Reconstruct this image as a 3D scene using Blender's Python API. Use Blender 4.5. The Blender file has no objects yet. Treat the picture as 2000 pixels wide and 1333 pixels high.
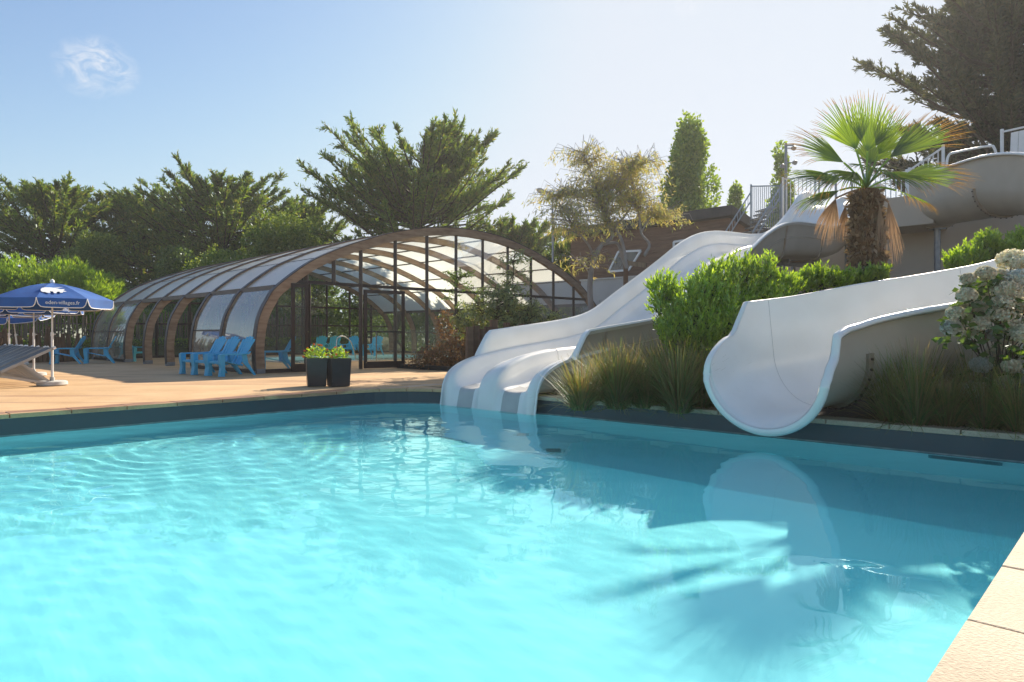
import bpy, bmesh, math, random
import numpy as np
from mathutils import Vector, Matrix
R = math.radians
random.seed(7)
rng = np.random.default_rng(11)
sc = bpy.context.scene
col = sc.collection

# ------------------------------------------------------------ camera, sky, sun
cam = bpy.data.cameras.new('camera')
co = bpy.data.objects.new('camera', cam)
col.objects.link(co)
co.location = (0, 0, 1)
co.rotation_euler = (R(90), 0, 0)
cam.sensor_width = 36
cam.lens = 23.4
cam.shift_y = -11.5 / 2000
cam.clip_end = 2000
sc.camera = co
SUN_AZ, SUN_EL = R(31), R(31)
w = bpy.data.worlds.new('World')
sc.world = w
w.use_nodes = True
nt = w.node_tree
N = nt.nodes
sky = N.new('ShaderNodeTexSky')
sky.sky_type = 'NISHITA'
sky.sun_disc = False
sky.sun_elevation = SUN_EL
sky.sun_rotation = SUN_AZ
sky.air_density = 1.0
sky.dust_density = 0.8
sky.ozone_density = 2.0
SKY = 0.092
def vmath(nt, op, a, b=None):
    n = nt.nodes.new('ShaderNodeVectorMath'); n.operation = op
    for k, v in enumerate((a, b)):
        if v is None: continue
        if isinstance(v, (tuple, list)): n.inputs[k].default_value = v
        else: nt.links.new(v, n.inputs[k])
    return n
def fmath(nt, op, a, b=None, clamp=False):
    n = nt.nodes.new('ShaderNodeMath'); n.operation = op; n.use_clamp = clamp
    for k, v in enumerate((a, b)):
        if v is None: continue
        if isinstance(v, (int, float)): n.inputs[k].default_value = v
        else: nt.links.new(v, n.inputs[k])
    return n.outputs[0]
tc = N.new('ShaderNodeTexCoord')
dirn = vmath(nt, 'NORMALIZE', tc.outputs['Generated']).outputs[0]
nz = N.new('ShaderNodeTexNoise'); nz.inputs['Scale'].default_value = 30; nz.inputs['Distortion'].default_value = 1.4; nz.inputs['Detail'].default_value = 12; nz.inputs['Roughness'].default_value = .62
mp = N.new('ShaderNodeMapping'); mp.inputs['Scale'].default_value = (1, 1, 1.7)
nt.links.new(dirn, mp.inputs[0]); nt.links.new(mp.outputs[0], nz.inputs['Vector'])
mask = None
for (px, py, rad, amt) in ((198, 118, .030, 1.0), (165, 132, .036, .9), (225, 140, .030, .8), (185, 155, .025, .6), (1345, 8, .022, .6)):
    d = Vector(((px - 1000) / 1300, 1, (655 - py) / 1300)).normalized()
    ln = N.new('ShaderNodeVectorMath'); ln.operation = 'DISTANCE'
    nt.links.new(dirn, ln.inputs[0]); ln.inputs[1].default_value = d
    f = fmath(nt, 'MULTIPLY', fmath(nt, 'SUBTRACT', 1.0, fmath(nt, 'DIVIDE', ln.outputs['Value'], rad), True), amt)
    mask = f if mask is None else fmath(nt, 'MAXIMUM', mask, f)
cl = fmath(nt, 'MULTIPLY', mask, fmath(nt, 'MULTIPLY', fmath(nt, 'SUBTRACT', nz.outputs[0], .40, True), 4.6), True)
cm = N.new('ShaderNodeMix'); cm.data_type = 'RGBA'
hs = N.new('ShaderNodeHueSaturation'); hs.inputs['Saturation'].default_value = 1.05
nt.links.new(sky.outputs[0], hs.inputs['Color'])
sp_ = N.new('ShaderNodeSeparateColor'); cb_ = N.new('ShaderNodeCombineColor'); nt.links.new(hs.outputs[0], sp_.inputs[0])
for k, cap in enumerate((3.9, 4.3, 4.9)):      # the bright haze round the sun levels off
    sm = N.new('ShaderNodeMath'); sm.operation = 'SMOOTH_MIN'; nt.links.new(sp_.outputs[k], sm.inputs[0]); sm.inputs[1].default_value = cap; sm.inputs[2].default_value = 2.2
    nt.links.new(sm.outputs[0], cb_.inputs[k])
nt.links.new(cl, cm.inputs[0]); nt.links.new(cb_.outputs[0], cm.inputs[6]); cm.inputs[7].default_value = (4.6, 4.8, 5.2, 1)
bg = N['Background']
nt.links.new(cm.outputs[2], bg.inputs[0])
bg.inputs[1].default_value = SKY
sl = bpy.data.lights.new('sun', 'SUN')
so = bpy.data.objects.new('sun', sl)
col.objects.link(so)
sl.energy = 5.0
sl.angle = R(.6)
sl.color = (1, .89, .73)
sl.cycles.is_caustics_light = True
sd = Vector((math.sin(SUN_AZ) * math.cos(SUN_EL), math.cos(SUN_AZ) * math.cos(SUN_EL), math.sin(SUN_EL)))
so.rotation_euler = sd.to_track_quat('Z', 'Y').to_euler()
sc.view_settings.view_transform = 'Standard'
sc.view_settings.look = 'None'
sc.view_settings.exposure = 1.0
sc.view_settings.gamma = 1
sc.cycles.use_denoising = True
sc.cycles.max_bounces = 12
sc.cycles.diffuse_bounces = 4
sc.cycles.transparent_max_bounces = 24
sc.cycles.sample_clamp_indirect = 8

# ------------------------------------------------------------ helpers
def W(a, b, z=0.0):
    return Vector((.693 * a - .721 * b, .721 * a + .693 * b, z))
def P(px, py, d):
    return Vector(((px - 1000) / 1300 * d, d, 1 + (655 - py) / 1300 * d))
ROT = math.atan2(.721, .693)        # the angle of the pool's long axis
def tag(o, label=None, cat=None, group=None, kind=None):
    if label: o['label'] = label
    if cat: o['category'] = cat
    if group: o['group'] = group
    if kind: o['kind'] = kind
    return o
def thing(name, label, cat, loc=(0, 0, 0), rz=0, group=None):
    o = bpy.data.objects.new(name, None)
    col.objects.link(o)
    o.location = loc
    o.rotation_euler = (0, 0, rz)
    o.empty_display_size = .2
    return tag(o, label, cat, group)
def link(name, me, parent=None):
    o = bpy.data.objects.new(name, me)
    col.objects.link(o)
    if parent: o.parent = parent
    return o
def dup(root, loc=None, rz=None, label=None):
    r = root.copy(); col.objects.link(r)
    if loc is not None: r.location = loc
    if rz is not None: r.rotation_euler = (0, 0, rz)
    if label: r['label'] = label
    for ch in list(root.children):
        c = ch.copy(); col.objects.link(c); c.parent = r
        for g in list(ch.children):
            q = g.copy(); col.objects.link(q); q.parent = c
    return r

class MB:
    def __init__(s): s.v = []; s.f = []; s.m = []
    def face(s, idx, m=0): s.f.append(tuple(idx)); s.m.append(m)
    def add(s, pts): i = len(s.v); s.v += [tuple(p) for p in pts]; return i
    def box(s, c, size, rot=None, m=0, taper=1.0):
        hx, hy, hz = size[0] / 2, size[1] / 2, size[2] / 2
        pts = []
        for z in (-1, 1):
            k = taper if z > 0 else 1
            for x, y in ((-1, -1), (1, -1), (1, 1), (-1, 1)):
                p = Vector((x * hx * k, y * hy * k, z * hz))
                if rot is not None: p = rot @ p
                pts.append(p + Vector(c))
        i = s.add(pts)
        for q in ((3, 2, 1, 0), (4, 5, 6, 7), (0, 1, 5, 4), (1, 2, 6, 5), (2, 3, 7, 6), (3, 0, 4, 7)):
            s.face([i + k for k in q], m)
        return s
    def bar(s, p, q, wd, ht, m=0, up=(0, 0, 1)):
        p, q = Vector(p), Vector(q); d = (q - p); L = d.length; d.normalize()
        u = Vector(up)
        x = d.cross(u)
        if x.length < 1e-4: x = d.cross(Vector((1, 0, 0)))
        x.normalize(); z = x.cross(d)
        M = Matrix((x, d, z)).transposed()
        return s.box((p + q) / 2, (wd, L, ht), M, m)
    def tube(s, pts, r, seg=8, m=0, cap=True):
        pts = [Vector(p) for p in pts]; n = len(pts)
        rr = r if isinstance(r, (list, tuple)) else [r] * n
        prev = None; rings = []
        for i, p in enumerate(pts):
            t = (pts[min(i + 1, n - 1)] - pts[max(i - 1, 0)]).normalized()
            if prev is None:
                x = t.cross(Vector((0, 0, 1)))
                if x.length < .05: x = t.cross(Vector((1, 0, 0)))
            else:
                x = prev - t * prev.dot(t)
            x.normalize(); y = t.cross(x); prev = x
            rings.append(s.add([p + (x * math.cos(2 * math.pi * k / seg) + y * math.sin(2 * math.pi * k / seg)) * rr[i] for k in range(seg)]))
        for a, b in zip(rings, rings[1:]):
            for k in range(seg):
                s.face((a + k, a + (k + 1) % seg, b + (k + 1) % seg, b + k), m)
        if cap:
            s.face([rings[0] + k for k in range(seg)][::-1], m)
            s.face([rings[-1] + k for k in range(seg)], m)
        return s
    def grid(s, rows, m=0, closed=False, flip=False):
        n = len(rows[0])
        ids = [s.add(r) for r in rows]
        for a, b in zip(ids, ids[1:]):
            for k in range(n if closed else n - 1):
                k2 = (k + 1) % n
                q = (a + k, a + k2, b + k2, b + k)
                s.face(q[::-1] if flip else q, m)
        return s
    def poly(s, pts, m=0):
        i = s.add(pts); s.face(range(i, i + len(pts)), m); return s
    def prism(s, pts, off, m=0):
        off = Vector(off); n = len(pts); pts = [Vector(p) for p in pts]
        i = s.add(pts); j = s.add([p + off for p in pts])
        s.face(list(range(i, i + n))[::-1], m); s.face(range(j, j + n), m)
        for k in range(n): s.face((i + k, i + (k + 1) % n, j + (k + 1) % n, j + k), m)
        return s
    def mesh(s, name, mats, smooth=False, fix=True):
        me = bpy.data.meshes.new(name)
        me.from_pydata(s.v, [], s.f)
        if not isinstance(mats, (list, tuple)): mats = [mats]
        for x in mats: me.materials.append(x)
        me.polygons.foreach_set('material_index', s.m)
        if fix:
            b = bmesh.new(); b.from_mesh(me); bmesh.ops.recalc_face_normals(b, faces=b.faces); b.to_mesh(me); b.free()
        if smooth:
            me.polygons.foreach_set('use_smooth', [True] * len(me.polygons))
            if smooth != 'all':
                me.set_sharp_from_angle(angle=R(38))
        return me
    def build(s, name, mats, parent=None, smooth=False, bevel=0, fix=True):
        o = link(name, s.mesh(name, mats, smooth, fix), parent)
        if bevel:
            md = o.modifiers.new('edge', 'BEVEL'); md.width = bevel; md.segments = 2; md.limit_method = 'ANGLE'; md.angle_limit = R(40)
        return o

def np_mesh(name, verts, nper, mats, parent=None, matidx=None, smooth=False):
    """verts: (n, nper, 3) array, one face each"""
    n = len(verts)
    me = bpy.data.meshes.new(name)
    me.vertices.add(n * nper); me.loops.add(n * nper); me.polygons.add(n)
    me.vertices.foreach_set('co', verts.astype(np.float32).ravel())
    me.loops.foreach_set('vertex_index', np.arange(n * nper, dtype=np.int32))
    me.polygons.foreach_set('loop_start', np.arange(0, n * nper, nper, dtype=np.int32))
    me.polygons.foreach_set('loop_total', np.full(n, nper, dtype=np.int32))
    if not isinstance(mats, (list, tuple)): mats = [mats]
    for x in mats: me.materials.append(x)
    if matidx is not None: me.polygons.foreach_set('material_index', matidx.astype(np.int32))
    me.update(calc_edges=True)
    return link(name, me, parent)
def unit(v): return v / np.maximum(np.linalg.norm(v, axis=-1, keepdims=True), 1e-9)
def rdir(n): return unit(rng.normal(size=(n, 3)))
def leafq(pos, d, ln, wd, fold=0.0):
    """diamond leaves: base pos, direction d, length ln, width wd (arrays)"""
    n = len(pos)
    s = unit(np.cross(d, rdir(n)))
    ln = np.broadcast_to(ln, (n,))[:, None]; wd = np.broadcast_to(wd, (n,))[:, None]
    return np.stack([pos, pos + d * ln * .45 + s * wd * .5, pos + d * ln, pos + d * ln * .45 - s * wd * .5], 1)

# ------------------------------------------------------------ materials
def mat(name, c1, c2=None, rough=.6, scale=3.0, detail=6, bump=0.0, bscale=None, metal=0, stretch=(1, 1, 1), spec=.5, obj=True, contrast=1.0, coat=0):
    m = bpy.data.materials.new(name); m.use_nodes = True
    nt = m.node_tree; p = nt.nodes['Principled BSDF']
    p.inputs['Roughness'].default_value = rough; p.inputs['Metallic'].default_value = metal
    p.inputs['Specular IOR Level'].default_value = spec
    p.inputs['Coat Weight'].default_value = coat
    if c2 is None:
        c2 = tuple(min(1, x * 1.12) for x in c1); c1 = tuple(x * .9 for x in c1)
    tc = nt.nodes.new('ShaderNodeTexCoord'); mp = nt.nodes.new('ShaderNodeMapping'); mp.inputs['Scale'].default_value = stretch
    nt.links.new(tc.outputs['Object' if obj else 'Generated'], mp.inputs[0])
    nz = nt.nodes.new('ShaderNodeTexNoise'); nz.inputs['Scale'].default_value = scale; nz.inputs['Detail'].default_value = detail
    nt.links.new(mp.outputs[0], nz.inputs['Vector'])
    cr = nt.nodes.new('ShaderNodeValToRGB'); cr.color_ramp.elements[0].color = (*c1, 1); cr.color_ramp.elements[1].color = (*c2, 1)
    cr.color_ramp.elements[0].position = .5 - .22 / contrast; cr.color_ramp.elements[1].position = .5 + .22 / contrast
    nt.links.new(nz.outputs[0], cr.inputs[0]); nt.links.new(cr.outputs[0], p.inputs['Base Color'])
    if bump:
        n2 = nt.nodes.new('ShaderNodeTexNoise'); n2.inputs['Scale'].default_value = bscale or scale * 6; n2.inputs['Detail'].default_value = 5
        nt.links.new(mp.outputs[0], n2.inputs['Vector'])
        b = nt.nodes.new('ShaderNodeBump'); b.inputs['Strength'].default_value = bump; b.inputs['Distance'].default_value = .02
        nt.links.new(n2.outputs[0], b.inputs['Height']); nt.links.new(b.outputs[0], p.inputs['Normal'])
    return m
def leafmat(name, cols, trans=.45, rough=.5, gloss=.06, tcol=None):
    m = bpy.data.materials.new(name); m.use_nodes = True
    nt = m.node_tree; nt.nodes.clear(); L = nt.links
    out = nt.nodes.new('ShaderNodeOutputMaterial')
    g = nt.nodes.new('ShaderNodeNewGeometry')
    cr = nt.nodes.new('ShaderNodeValToRGB')
    while len(cr.color_ramp.elements) < len(cols): cr.color_ramp.elements.new(.5)
    for i, c in enumerate(cols):
        cr.color_ramp.elements[i].position = i / max(1, len(cols) - 1); cr.color_ramp.elements[i].color = (*c, 1)
    L.new(g.outputs['Random Per Island'], cr.inputs[0])
    nz = nt.nodes.new('ShaderNodeTexNoise'); nz.inputs['Scale'].default_value = .9; nz.inputs['Detail'].default_value = 3
    L.new(g.outputs['Position'], nz.inputs['Vector'])
    hv = nt.nodes.new('ShaderNodeHueSaturation')
    L.new(cr.outputs[0], hv.inputs['Color'])
    L.new(fmath(nt, 'ADD', fmath(nt, 'MULTIPLY', nz.outputs[0], 1.2), .4), hv.inputs['Value'])
    df = nt.nodes.new('ShaderNodeBsdfDiffuse'); tr = nt.nodes.new('ShaderNodeBsdfTranslucent'); gl = nt.nodes.new('ShaderNodeBsdfGlossy')
    gl.inputs['Roughness'].default_value = rough; gl.inputs['Color'].default_value = (.8, .85, .9, 1)
    L.new(hv.outputs[0], df.inputs[0])
    mt = nt.nodes.new('ShaderNodeMix'); mt.data_type = 'RGBA'; mt.blend_type = 'MULTIPLY'; mt.inputs[0].default_value = 1
    L.new(hv.outputs[0], mt.inputs[6]); tcl = tcol or (1.5, 1.35, .6); mt.inputs[7].default_value = (*tcl, 1)
    L.new(mt.outputs[2], tr.inputs[0])
    m1 = nt.nodes.new('ShaderNodeMixShader'); m1.inputs[0].default_value = trans
    L.new(df.outputs[0], m1.inputs[1]); L.new(tr.outputs[0], m1.inputs[2])
    m2 = nt.nodes.new('ShaderNodeMixShader'); m2.inputs[0].default_value = gloss
    L.new(m1.outputs[0], m2.inputs[1]); L.new(gl.outputs[0], m2.inputs[2])
    L.new(m2.outputs[0], out.inputs[0])
    return m
def glassmat(name, tint=(.93, .97, .96), dirt=.06, dcol=(.6, .62, .58)):
    m = bpy.data.materials.new(name); m.use_nodes = True
    nt = m.node_tree; nt.nodes.clear(); L = nt.links
    out = nt.nodes.new('ShaderNodeOutputMaterial')
    tr = nt.nodes.new('ShaderNodeBsdfTransparent'); tr.inputs[0].default_value = (*tint, 1)
    gl = nt.nodes.new('ShaderNodeBsdfGlossy'); gl.inputs['Roughness'].default_value = .01
    fr = nt.nodes.new('ShaderNodeFresnel'); fr.inputs[0].default_value = 1.5
    m1 = nt.nodes.new('ShaderNodeMixShader'); L.new(fmath(nt, 'MULTIPLY', fr.outputs[0], .45, True), m1.inputs[0])
    L.new(tr.outputs[0], m1.inputs[1]); L.new(gl.outputs[0], m1.inputs[2])
    df = nt.nodes.new('ShaderNodeBsdfDiffuse'); df.inputs[0].default_value = (*dcol, 1)
    tl = nt.nodes.new('ShaderNodeBsdfTranslucent'); tl.inputs[0].default_value = (*dcol, 1)
    m3 = nt.nodes.new('ShaderNodeMixShader'); m3.inputs[0].default_value = .5; L.new(df.outputs[0], m3.inputs[1]); L.new(tl.outputs[0], m3.inputs[2])
    tc = nt.nodes.new('ShaderNodeTexCoord'); nz = nt.nodes.new('ShaderNodeTexNoise'); nz.inputs['Scale'].default_value = 1.3; nz.inputs['Detail'].default_value = 6
    mp = nt.nodes.new('ShaderNodeMapping'); mp.inputs['Scale'].default_value = (1, 1, .3)
    L.new(tc.outputs['Object'], mp.inputs[0]); L.new(mp.outputs[0], nz.inputs['Vector'])
    m2 = nt.nodes.new('ShaderNodeMixShader')
    L.new(fmath(nt, 'MULTIPLY', nz.outputs[0], dirt * 2, True), m2.inputs[0])
    L.new(m1.outputs[0], m2.inputs[1]); L.new(m3.outputs[0], m2.inputs[2]); L.new(m2.outputs[0], out.inputs[0])
    return m

M = {}
# Fibreglass whites, metals, plastics
M['white_gel'] = mat('white gelcoat', (.80, .77, .71), (.88, .86, .81), rough=.3, scale=1.6, detail=9, coat=.2)
M['grey_worn'] = mat('worn lane floor', (.42, .41, .385), (.52, .51, .48), rough=.4, scale=3)
M['shell'] = mat('taupe fibreglass', (.46, .395, .31), (.57, .50, .41), rough=.45, scale=1.4, contrast=.8)
M['shell_flange'] = mat('weathered flange', (.30, .21, .14), (.42, .36, .29), rough=.6, scale=5)
M['galv'] = mat('galvanised steel', (.22, .23, .25), (.32, .33, .35), rough=.45, metal=.6, scale=8)
M['steel'] = mat('brushed steel', (.6, .6, .6), (.7, .7, .7), rough=.22, metal=1, scale=5)
M['dark_steel'] = mat('brown painted steel', (.028, .016, .014), (.05, .028, .022), rough=.42, scale=5)
M['glulam'] = mat('weathered glulam', (.22, .13, .075), (.42, .29, .19), rough=.75, scale=2.2, detail=9, stretch=(1, 1, 5), bump=.3, bscale=14)
M['cap'] = mat('dark capping', (.06, .045, .04), (.10, .08, .07), rough=.5)
M['plastic_blue'] = mat('turquoise plastic', (.04, .38, .64), (.06, .45, .70), rough=.38, scale=2)
M['plastic_aqua'] = mat('aqua plastic', (.06, .42, .50), (.08, .50, .58), rough=.38, scale=2)
M['canvas'] = mat('navy canvas', (.014, .075, .27), (.022, .11, .36), rough=.8, scale=4)
M['white_paint'] = mat('white paint', (.74, .74, .73), (.82, .81, .8), rough=.4, scale=4)
M['rail_grey'] = mat('grey blue railing paint', (.26, .31, .36), (.34, .39, .44), rough=.4, scale=3)
M['concrete'] = mat('pale concrete', (.42, .40, .37), (.55, .53, .49), rough=.85, scale=9, bump=.2)
M['slat_dark'] = mat('anthracite sling', (.035, .045, .055), (.07, .08, .09), rough=.5, scale=8)
M['planter'] = mat('anthracite planter', (.022, .021, .024), (.045, .043, .046), rough=.28, scale=3)
M['soil'] = mat('dark soil', (.018, .012, .008), (.055, .038, .026), rough=.95, scale=6, bump=.8, bscale=30)
M['earth'] = mat('dry earth and grass', (.05, .06, .02), (.13, .11, .05), rough=.95, scale=.8, bump=.5, bscale=8)
M['timber'] = mat('brown cladding', (.12, .062, .036), (.20, .11, .066), rough=.8, scale=1.2, stretch=(1, 1, 9), bump=.3, detail=8)
M['timber_grey'] = mat('grey post wood', (.15, .11, .075), (.30, .23, .16), rough=.85, scale=4, stretch=(4, 4, .6), bump=.4, detail=8)
M['log'] = mat('barked chestnut', (.09, .052, .028), (.22, .13, .07), rough=.9, scale=6, stretch=(2, 2, .5), bump=.5)
M['render_wall'] = mat('beige render', (.54, .45, .36), (.62, .53, .43), rough=.9, scale=.7, bump=.25, bscale=60)
M['grey_wall'] = mat('light grey render', (.40, .40, .40), (.5, .5, .49), rough=.9, scale=1)
M['fascia'] = mat('dark roofing felt', (.030, .028, .03), (.055, .05, .05), rough=.7)
M['bark_pale'] = mat('pale eucalyptus bark', (.22, .19, .18), (.38, .35, .33), rough=.8, scale=3, stretch=(2, 2, .5))
M['bark'] = mat('dark bark', (.035, .025, .018), (.09, .065, .045), rough=.9, scale=5, stretch=(2, 2, .4), bump=.5)
M['liner_grey'] = mat('slate liner band', (.030, .050, .062), (.040, .062, .075), rough=.35, scale=2)
M['black'] = mat('black rubber', (.015, .015, .016), rough=.5)
M['rust_bolt'] = mat('bolt', (.08, .05, .04), rough=.5, metal=.5)
M['glass'] = glassmat('clear glazing')
M['glass_frost'] = glassmat('weathered polycarbonate side glazing', tint=(.80, .84, .82), dirt=.26, dcol=(.62, .66, .64))

def roofmat():
    m = bpy.data.materials.new('opal polycarbonate'); m.use_nodes = True
    nt = m.node_tree; nt.nodes.clear(); L = nt.links
    out = nt.nodes.new('ShaderNodeOutputMaterial')
    df = nt.nodes.new('ShaderNodeBsdfDiffuse'); tl = nt.nodes.new('ShaderNodeBsdfTranslucent'); gl = nt.nodes.new('ShaderNodeBsdfGlossy')
    tc = nt.nodes.new('ShaderNodeTexCoord'); nz = nt.nodes.new('ShaderNodeTexNoise'); nz.inputs['Scale'].default_value = .5; nz.inputs['Detail'].default_value = 5
    L.new(tc.outputs['Object'], nz.inputs['Vector'])
    cr = nt.nodes.new('ShaderNodeValToRGB'); cr.color_ramp.elements[0].color = (.78, .76, .68, 1); cr.color_ramp.elements[1].color = (.90, .89, .83, 1)
    L.new(nz.outputs[0], cr.inputs[0]); L.new(cr.outputs[0], df.inputs[0]); L.new(cr.outputs[0], tl.inputs[0])
    gl.inputs['Roughness'].default_value = .3
    m1 = nt.nodes.new('ShaderNodeMixShader'); m1.inputs[0].default_value = .74
    L.new(df.outputs[0], m1.inputs[1]); L.new(tl.outputs[0], m1.inputs[2])
    fr = nt.nodes.new('ShaderNodeFresnel'); fr.inputs[0].default_value = 1.5
    m2 = nt.nodes.new('ShaderNodeMixShader'); L.new(fmath(nt, 'MULTIPLY', fr.outputs[0], .45, True), m2.inputs[0]); L.new(m1.outputs[0], m2.inputs[1]); L.new(gl.outputs[0], m2.inputs[2])
    L.new(m2.outputs[0], out.inputs[0]); return m
M['opal'] = roofmat()

def deckmat():
    m = mat('sandy resin deck', (.50, .31, .15), (.64, .42, .22), rough=.7, scale=1.1, detail=7, bump=.25, bscale=70)
    nt = m.node_tree; L = nt.links; p = nt.nodes['Principled BSDF']
    src = p.inputs['Base Color'].links[0].from_socket
    tc = nt.nodes.new('ShaderNodeTexCoord')
    mp = nt.nodes.new('ShaderNodeMapping'); mp.inputs['Rotation'].default_value = (0, 0, -ROT); mp.inputs['Scale'].default_value = (.16, 1.6, 1)
    L.new(tc.outputs['Object'], mp.inputs[0])
    nz = nt.nodes.new('ShaderNodeTexNoise'); nz.inputs['Scale'].default_value = 1.0; nz.inputs['Detail'].default_value = 6; nz.inputs['Distortion'].default_value = .8
    L.new(mp.outputs[0], nz.inputs['Vector'])
    cr = nt.nodes.new('ShaderNodeValToRGB'); cr.color_ramp.elements[0].position = .55; cr.color_ramp.elements[1].position = .64
    L.new(nz.outputs[0], cr.inputs[0])
    mx = nt.nodes.new('ShaderNodeMix'); mx.data_type = 'RGBA'; L.new(fmath(nt, 'MULTIPLY', cr.outputs[0], .55), mx.inputs[0]); L.new(src, mx.inputs[6]); mx.inputs[7].default_value = (.26, .12, .075, 1)
    m3 = nt.nodes.new('ShaderNodeMapping'); m3.inputs['Rotation'].default_value = (0, 0, -math.atan2(.721, .693)); L.new(tc.outputs['Object'], m3.inputs[0])
    s3 = nt.nodes.new('ShaderNodeSeparateXYZ'); L.new(m3.outputs[0], s3.inputs[0])
    band_ = fmath(nt, 'SUBTRACT', 1.0, fmath(nt, 'DIVIDE', fmath(nt, 'ABSOLUTE', fmath(nt, 'SUBTRACT', s3.outputs[1], 10.62)), .5), True)
    n3 = nt.nodes.new('ShaderNodeTexNoise'); n3.inputs['Scale'].default_value = 2.2; n3.inputs['Detail'].default_value = 5; n3.inputs['Distortion'].default_value = .6
    mp3 = nt.nodes.new('ShaderNodeMapping'); mp3.inputs['Scale'].default_value = (.35, 1.6, 1); L.new(m3.outputs[0], mp3.inputs[0]); L.new(mp3.outputs[0], n3.inputs['Vector'])
    st3 = fmath(nt, 'MULTIPLY', fmath(nt, 'SUBTRACT', fmath(nt, 'MULTIPLY', n3.outputs[0], fmath(nt, 'ADD', band_, .35)), .47, True), 14.0, True)
    mx2 = nt.nodes.new('ShaderNodeMix'); mx2.data_type = 'RGBA'; L.new(fmath(nt, 'MULTIPLY', st3, .75), mx2.inputs[0]); L.new(mx.outputs[2], mx2.inputs[6]); mx2.inputs[7].default_value = (.33, .15, .08, 1)
    L.new(fmath(nt, 'SUBTRACT', .7, fmath(nt, 'MULTIPLY', st3, .4)), p.inputs['Roughness'])
    mx = mx2
    # fine grain of speckled aggregate
    n2 = nt.nodes.new('ShaderNodeTexNoise'); n2.inputs['Scale'].default_value = 45; n2.inputs['Detail'].default_value = 2
    L.new(tc.outputs['Object'], n2.inputs['Vector'])
    h = nt.nodes.new('ShaderNodeHueSaturation'); L.new(mx.outputs[2], h.inputs['Color']); L.new(fmath(nt, 'ADD', fmath(nt, 'MULTIPLY', n2.outputs[0], .5), .75), h.inputs['Value'])
    L.new(h.outputs[0], p.inputs['Base Color'])
    return m
M['deck'] = deckmat()
def copingmat():
    m = mat('cast stone coping', (.46, .36, .25), (.58, .47, .34), rough=.8, scale=2.0, detail=8, bump=.35, bscale=90)
    nt = m.node_tree; L = nt.links; p = nt.nodes['Principled BSDF']
    src = p.inputs['Base Color'].links[0].from_socket
    g = nt.nodes.new('ShaderNodeTexCoord'); oi = nt.nodes.new('ShaderNodeObjectInfo')
    nz = nt.nodes.new('ShaderNodeTexNoise'); nz.inputs['Scale'].default_value = 60; nz.inputs['Detail'].default_value = 3; L.new(g.outputs['Object'], nz.inputs['Vector'])
    v = fmath(nt, 'ADD', fmath(nt, 'MULTIPLY', nz.outputs[0], .7), .62)
    v = fmath(nt, 'MULTIPLY', v, fmath(nt, 'ADD', fmath(nt, 'MULTIPLY', oi.outputs['Random'], .14), .95))
    h = nt.nodes.new('ShaderNodeHueSaturation'); L.new(src, h.inputs['Color']); L.new(v, h.inputs['Value']); L.new(h.outputs[0], p.inputs['Base Color'])
    return m
M['coping'] = copingmat()
M['liner'] = mat('pale blue pool liner', (.55, .82, .86), (.61, .85, .89), rough=.5, scale=1.5)
def watermat():
    m = bpy.data.materials.new('pool water'); m.use_nodes = True
    nt = m.node_tree; nt.nodes.clear(); o = nt.nodes.new('ShaderNodeOutputMaterial')
    g = nt.nodes.new('ShaderNodeBsdfGlass'); g.inputs['IOR'].default_value = 1.33; g.inputs['Roughness'].default_value = 0; g.inputs['Color'].default_value = (.66, .98, 1.0, 1)
    nt.links.new(g.outputs[0], o.inputs[0]); return m
M['water'] = watermat()
L_ = leafmat
M['lf_cypress'] = L_('cypress sprays', [(.045, .10, .014), (.10, .18, .022), (.18, .28, .03), (.22, .20, .05)], trans=.42)
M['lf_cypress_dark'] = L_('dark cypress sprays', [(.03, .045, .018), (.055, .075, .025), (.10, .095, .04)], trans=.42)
M['lf_pine'] = L_('bright pine needles', [(.13, .26, .012), (.24, .40, .02), (.34, .46, .03)], trans=.5)
M['lf_light'] = L_('light green leaves', [(.10, .17, .02), (.18, .27, .03), (.27, .32, .05)], trans=.45)
M['lf_poplar'] = L_('poplar leaves', [(.11, .21, .02), (.20, .32, .03), (.30, .40, .05)], trans=.5)
M['lf_shrub'] = L_('fresh shrub leaves', [(.13, .25, .012), (.25, .42, .02), (.38, .54, .03)], trans=.52, gloss=.1)
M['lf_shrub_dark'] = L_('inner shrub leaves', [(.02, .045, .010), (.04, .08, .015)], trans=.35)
M['lf_euc'] = L_('eucalyptus leaves', [(.30, .30, .12), (.42, .36, .17), (.28, .36, .14), (.50, .38, .20)], trans=.5, gloss=.08)
M['lf_eucg'] = L_('young eucalyptus leaves', [(.13, .19, .07), (.22, .28, .10), (.32, .34, .12)], trans=.5, gloss=.1)
M['lf_red'] = L_('russet leaves', [(.07, .04, .02), (.16, .08, .04), (.25, .13, .06), (.08, .08, .03)], trans=.4)
M['lf_grass'] = L_('tussock blades', [(.09, .15, .03), (.16, .21, .05), (.30, .24, .10), (.20, .13, .07)], trans=.45)
M['lf_palm'] = L_('palm blades', [(.07, .14, .012), (.11, .20, .018), (.15, .24, .02)], trans=.6, gloss=.08, tcol=(2.3, 1.9, .35))
M['lf_palm_tip'] = L_('yellowed palm tips', [(.32, .20, .03), (.35, .26, .04), (.28, .17, .05)], trans=.5, tcol=(1.5, 1.1, .5))
M['lf_palm_dead'] = L_('dead palm blades', [(.30, .20, .11), (.40, .28, .17), (.22, .14, .08)], trans=.35, tcol=(1.1, .95, .8))
M['lf_hedge'] = L_('hedge leaves', [(.055, .11, .018), (.10, .18, .028), (.17, .25, .035)], trans=.42)
M['lf_hyd'] = L_('hydrangea leaves', [(.05, .10, .02), (.12, .22, .03)], trans=.5)
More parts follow.
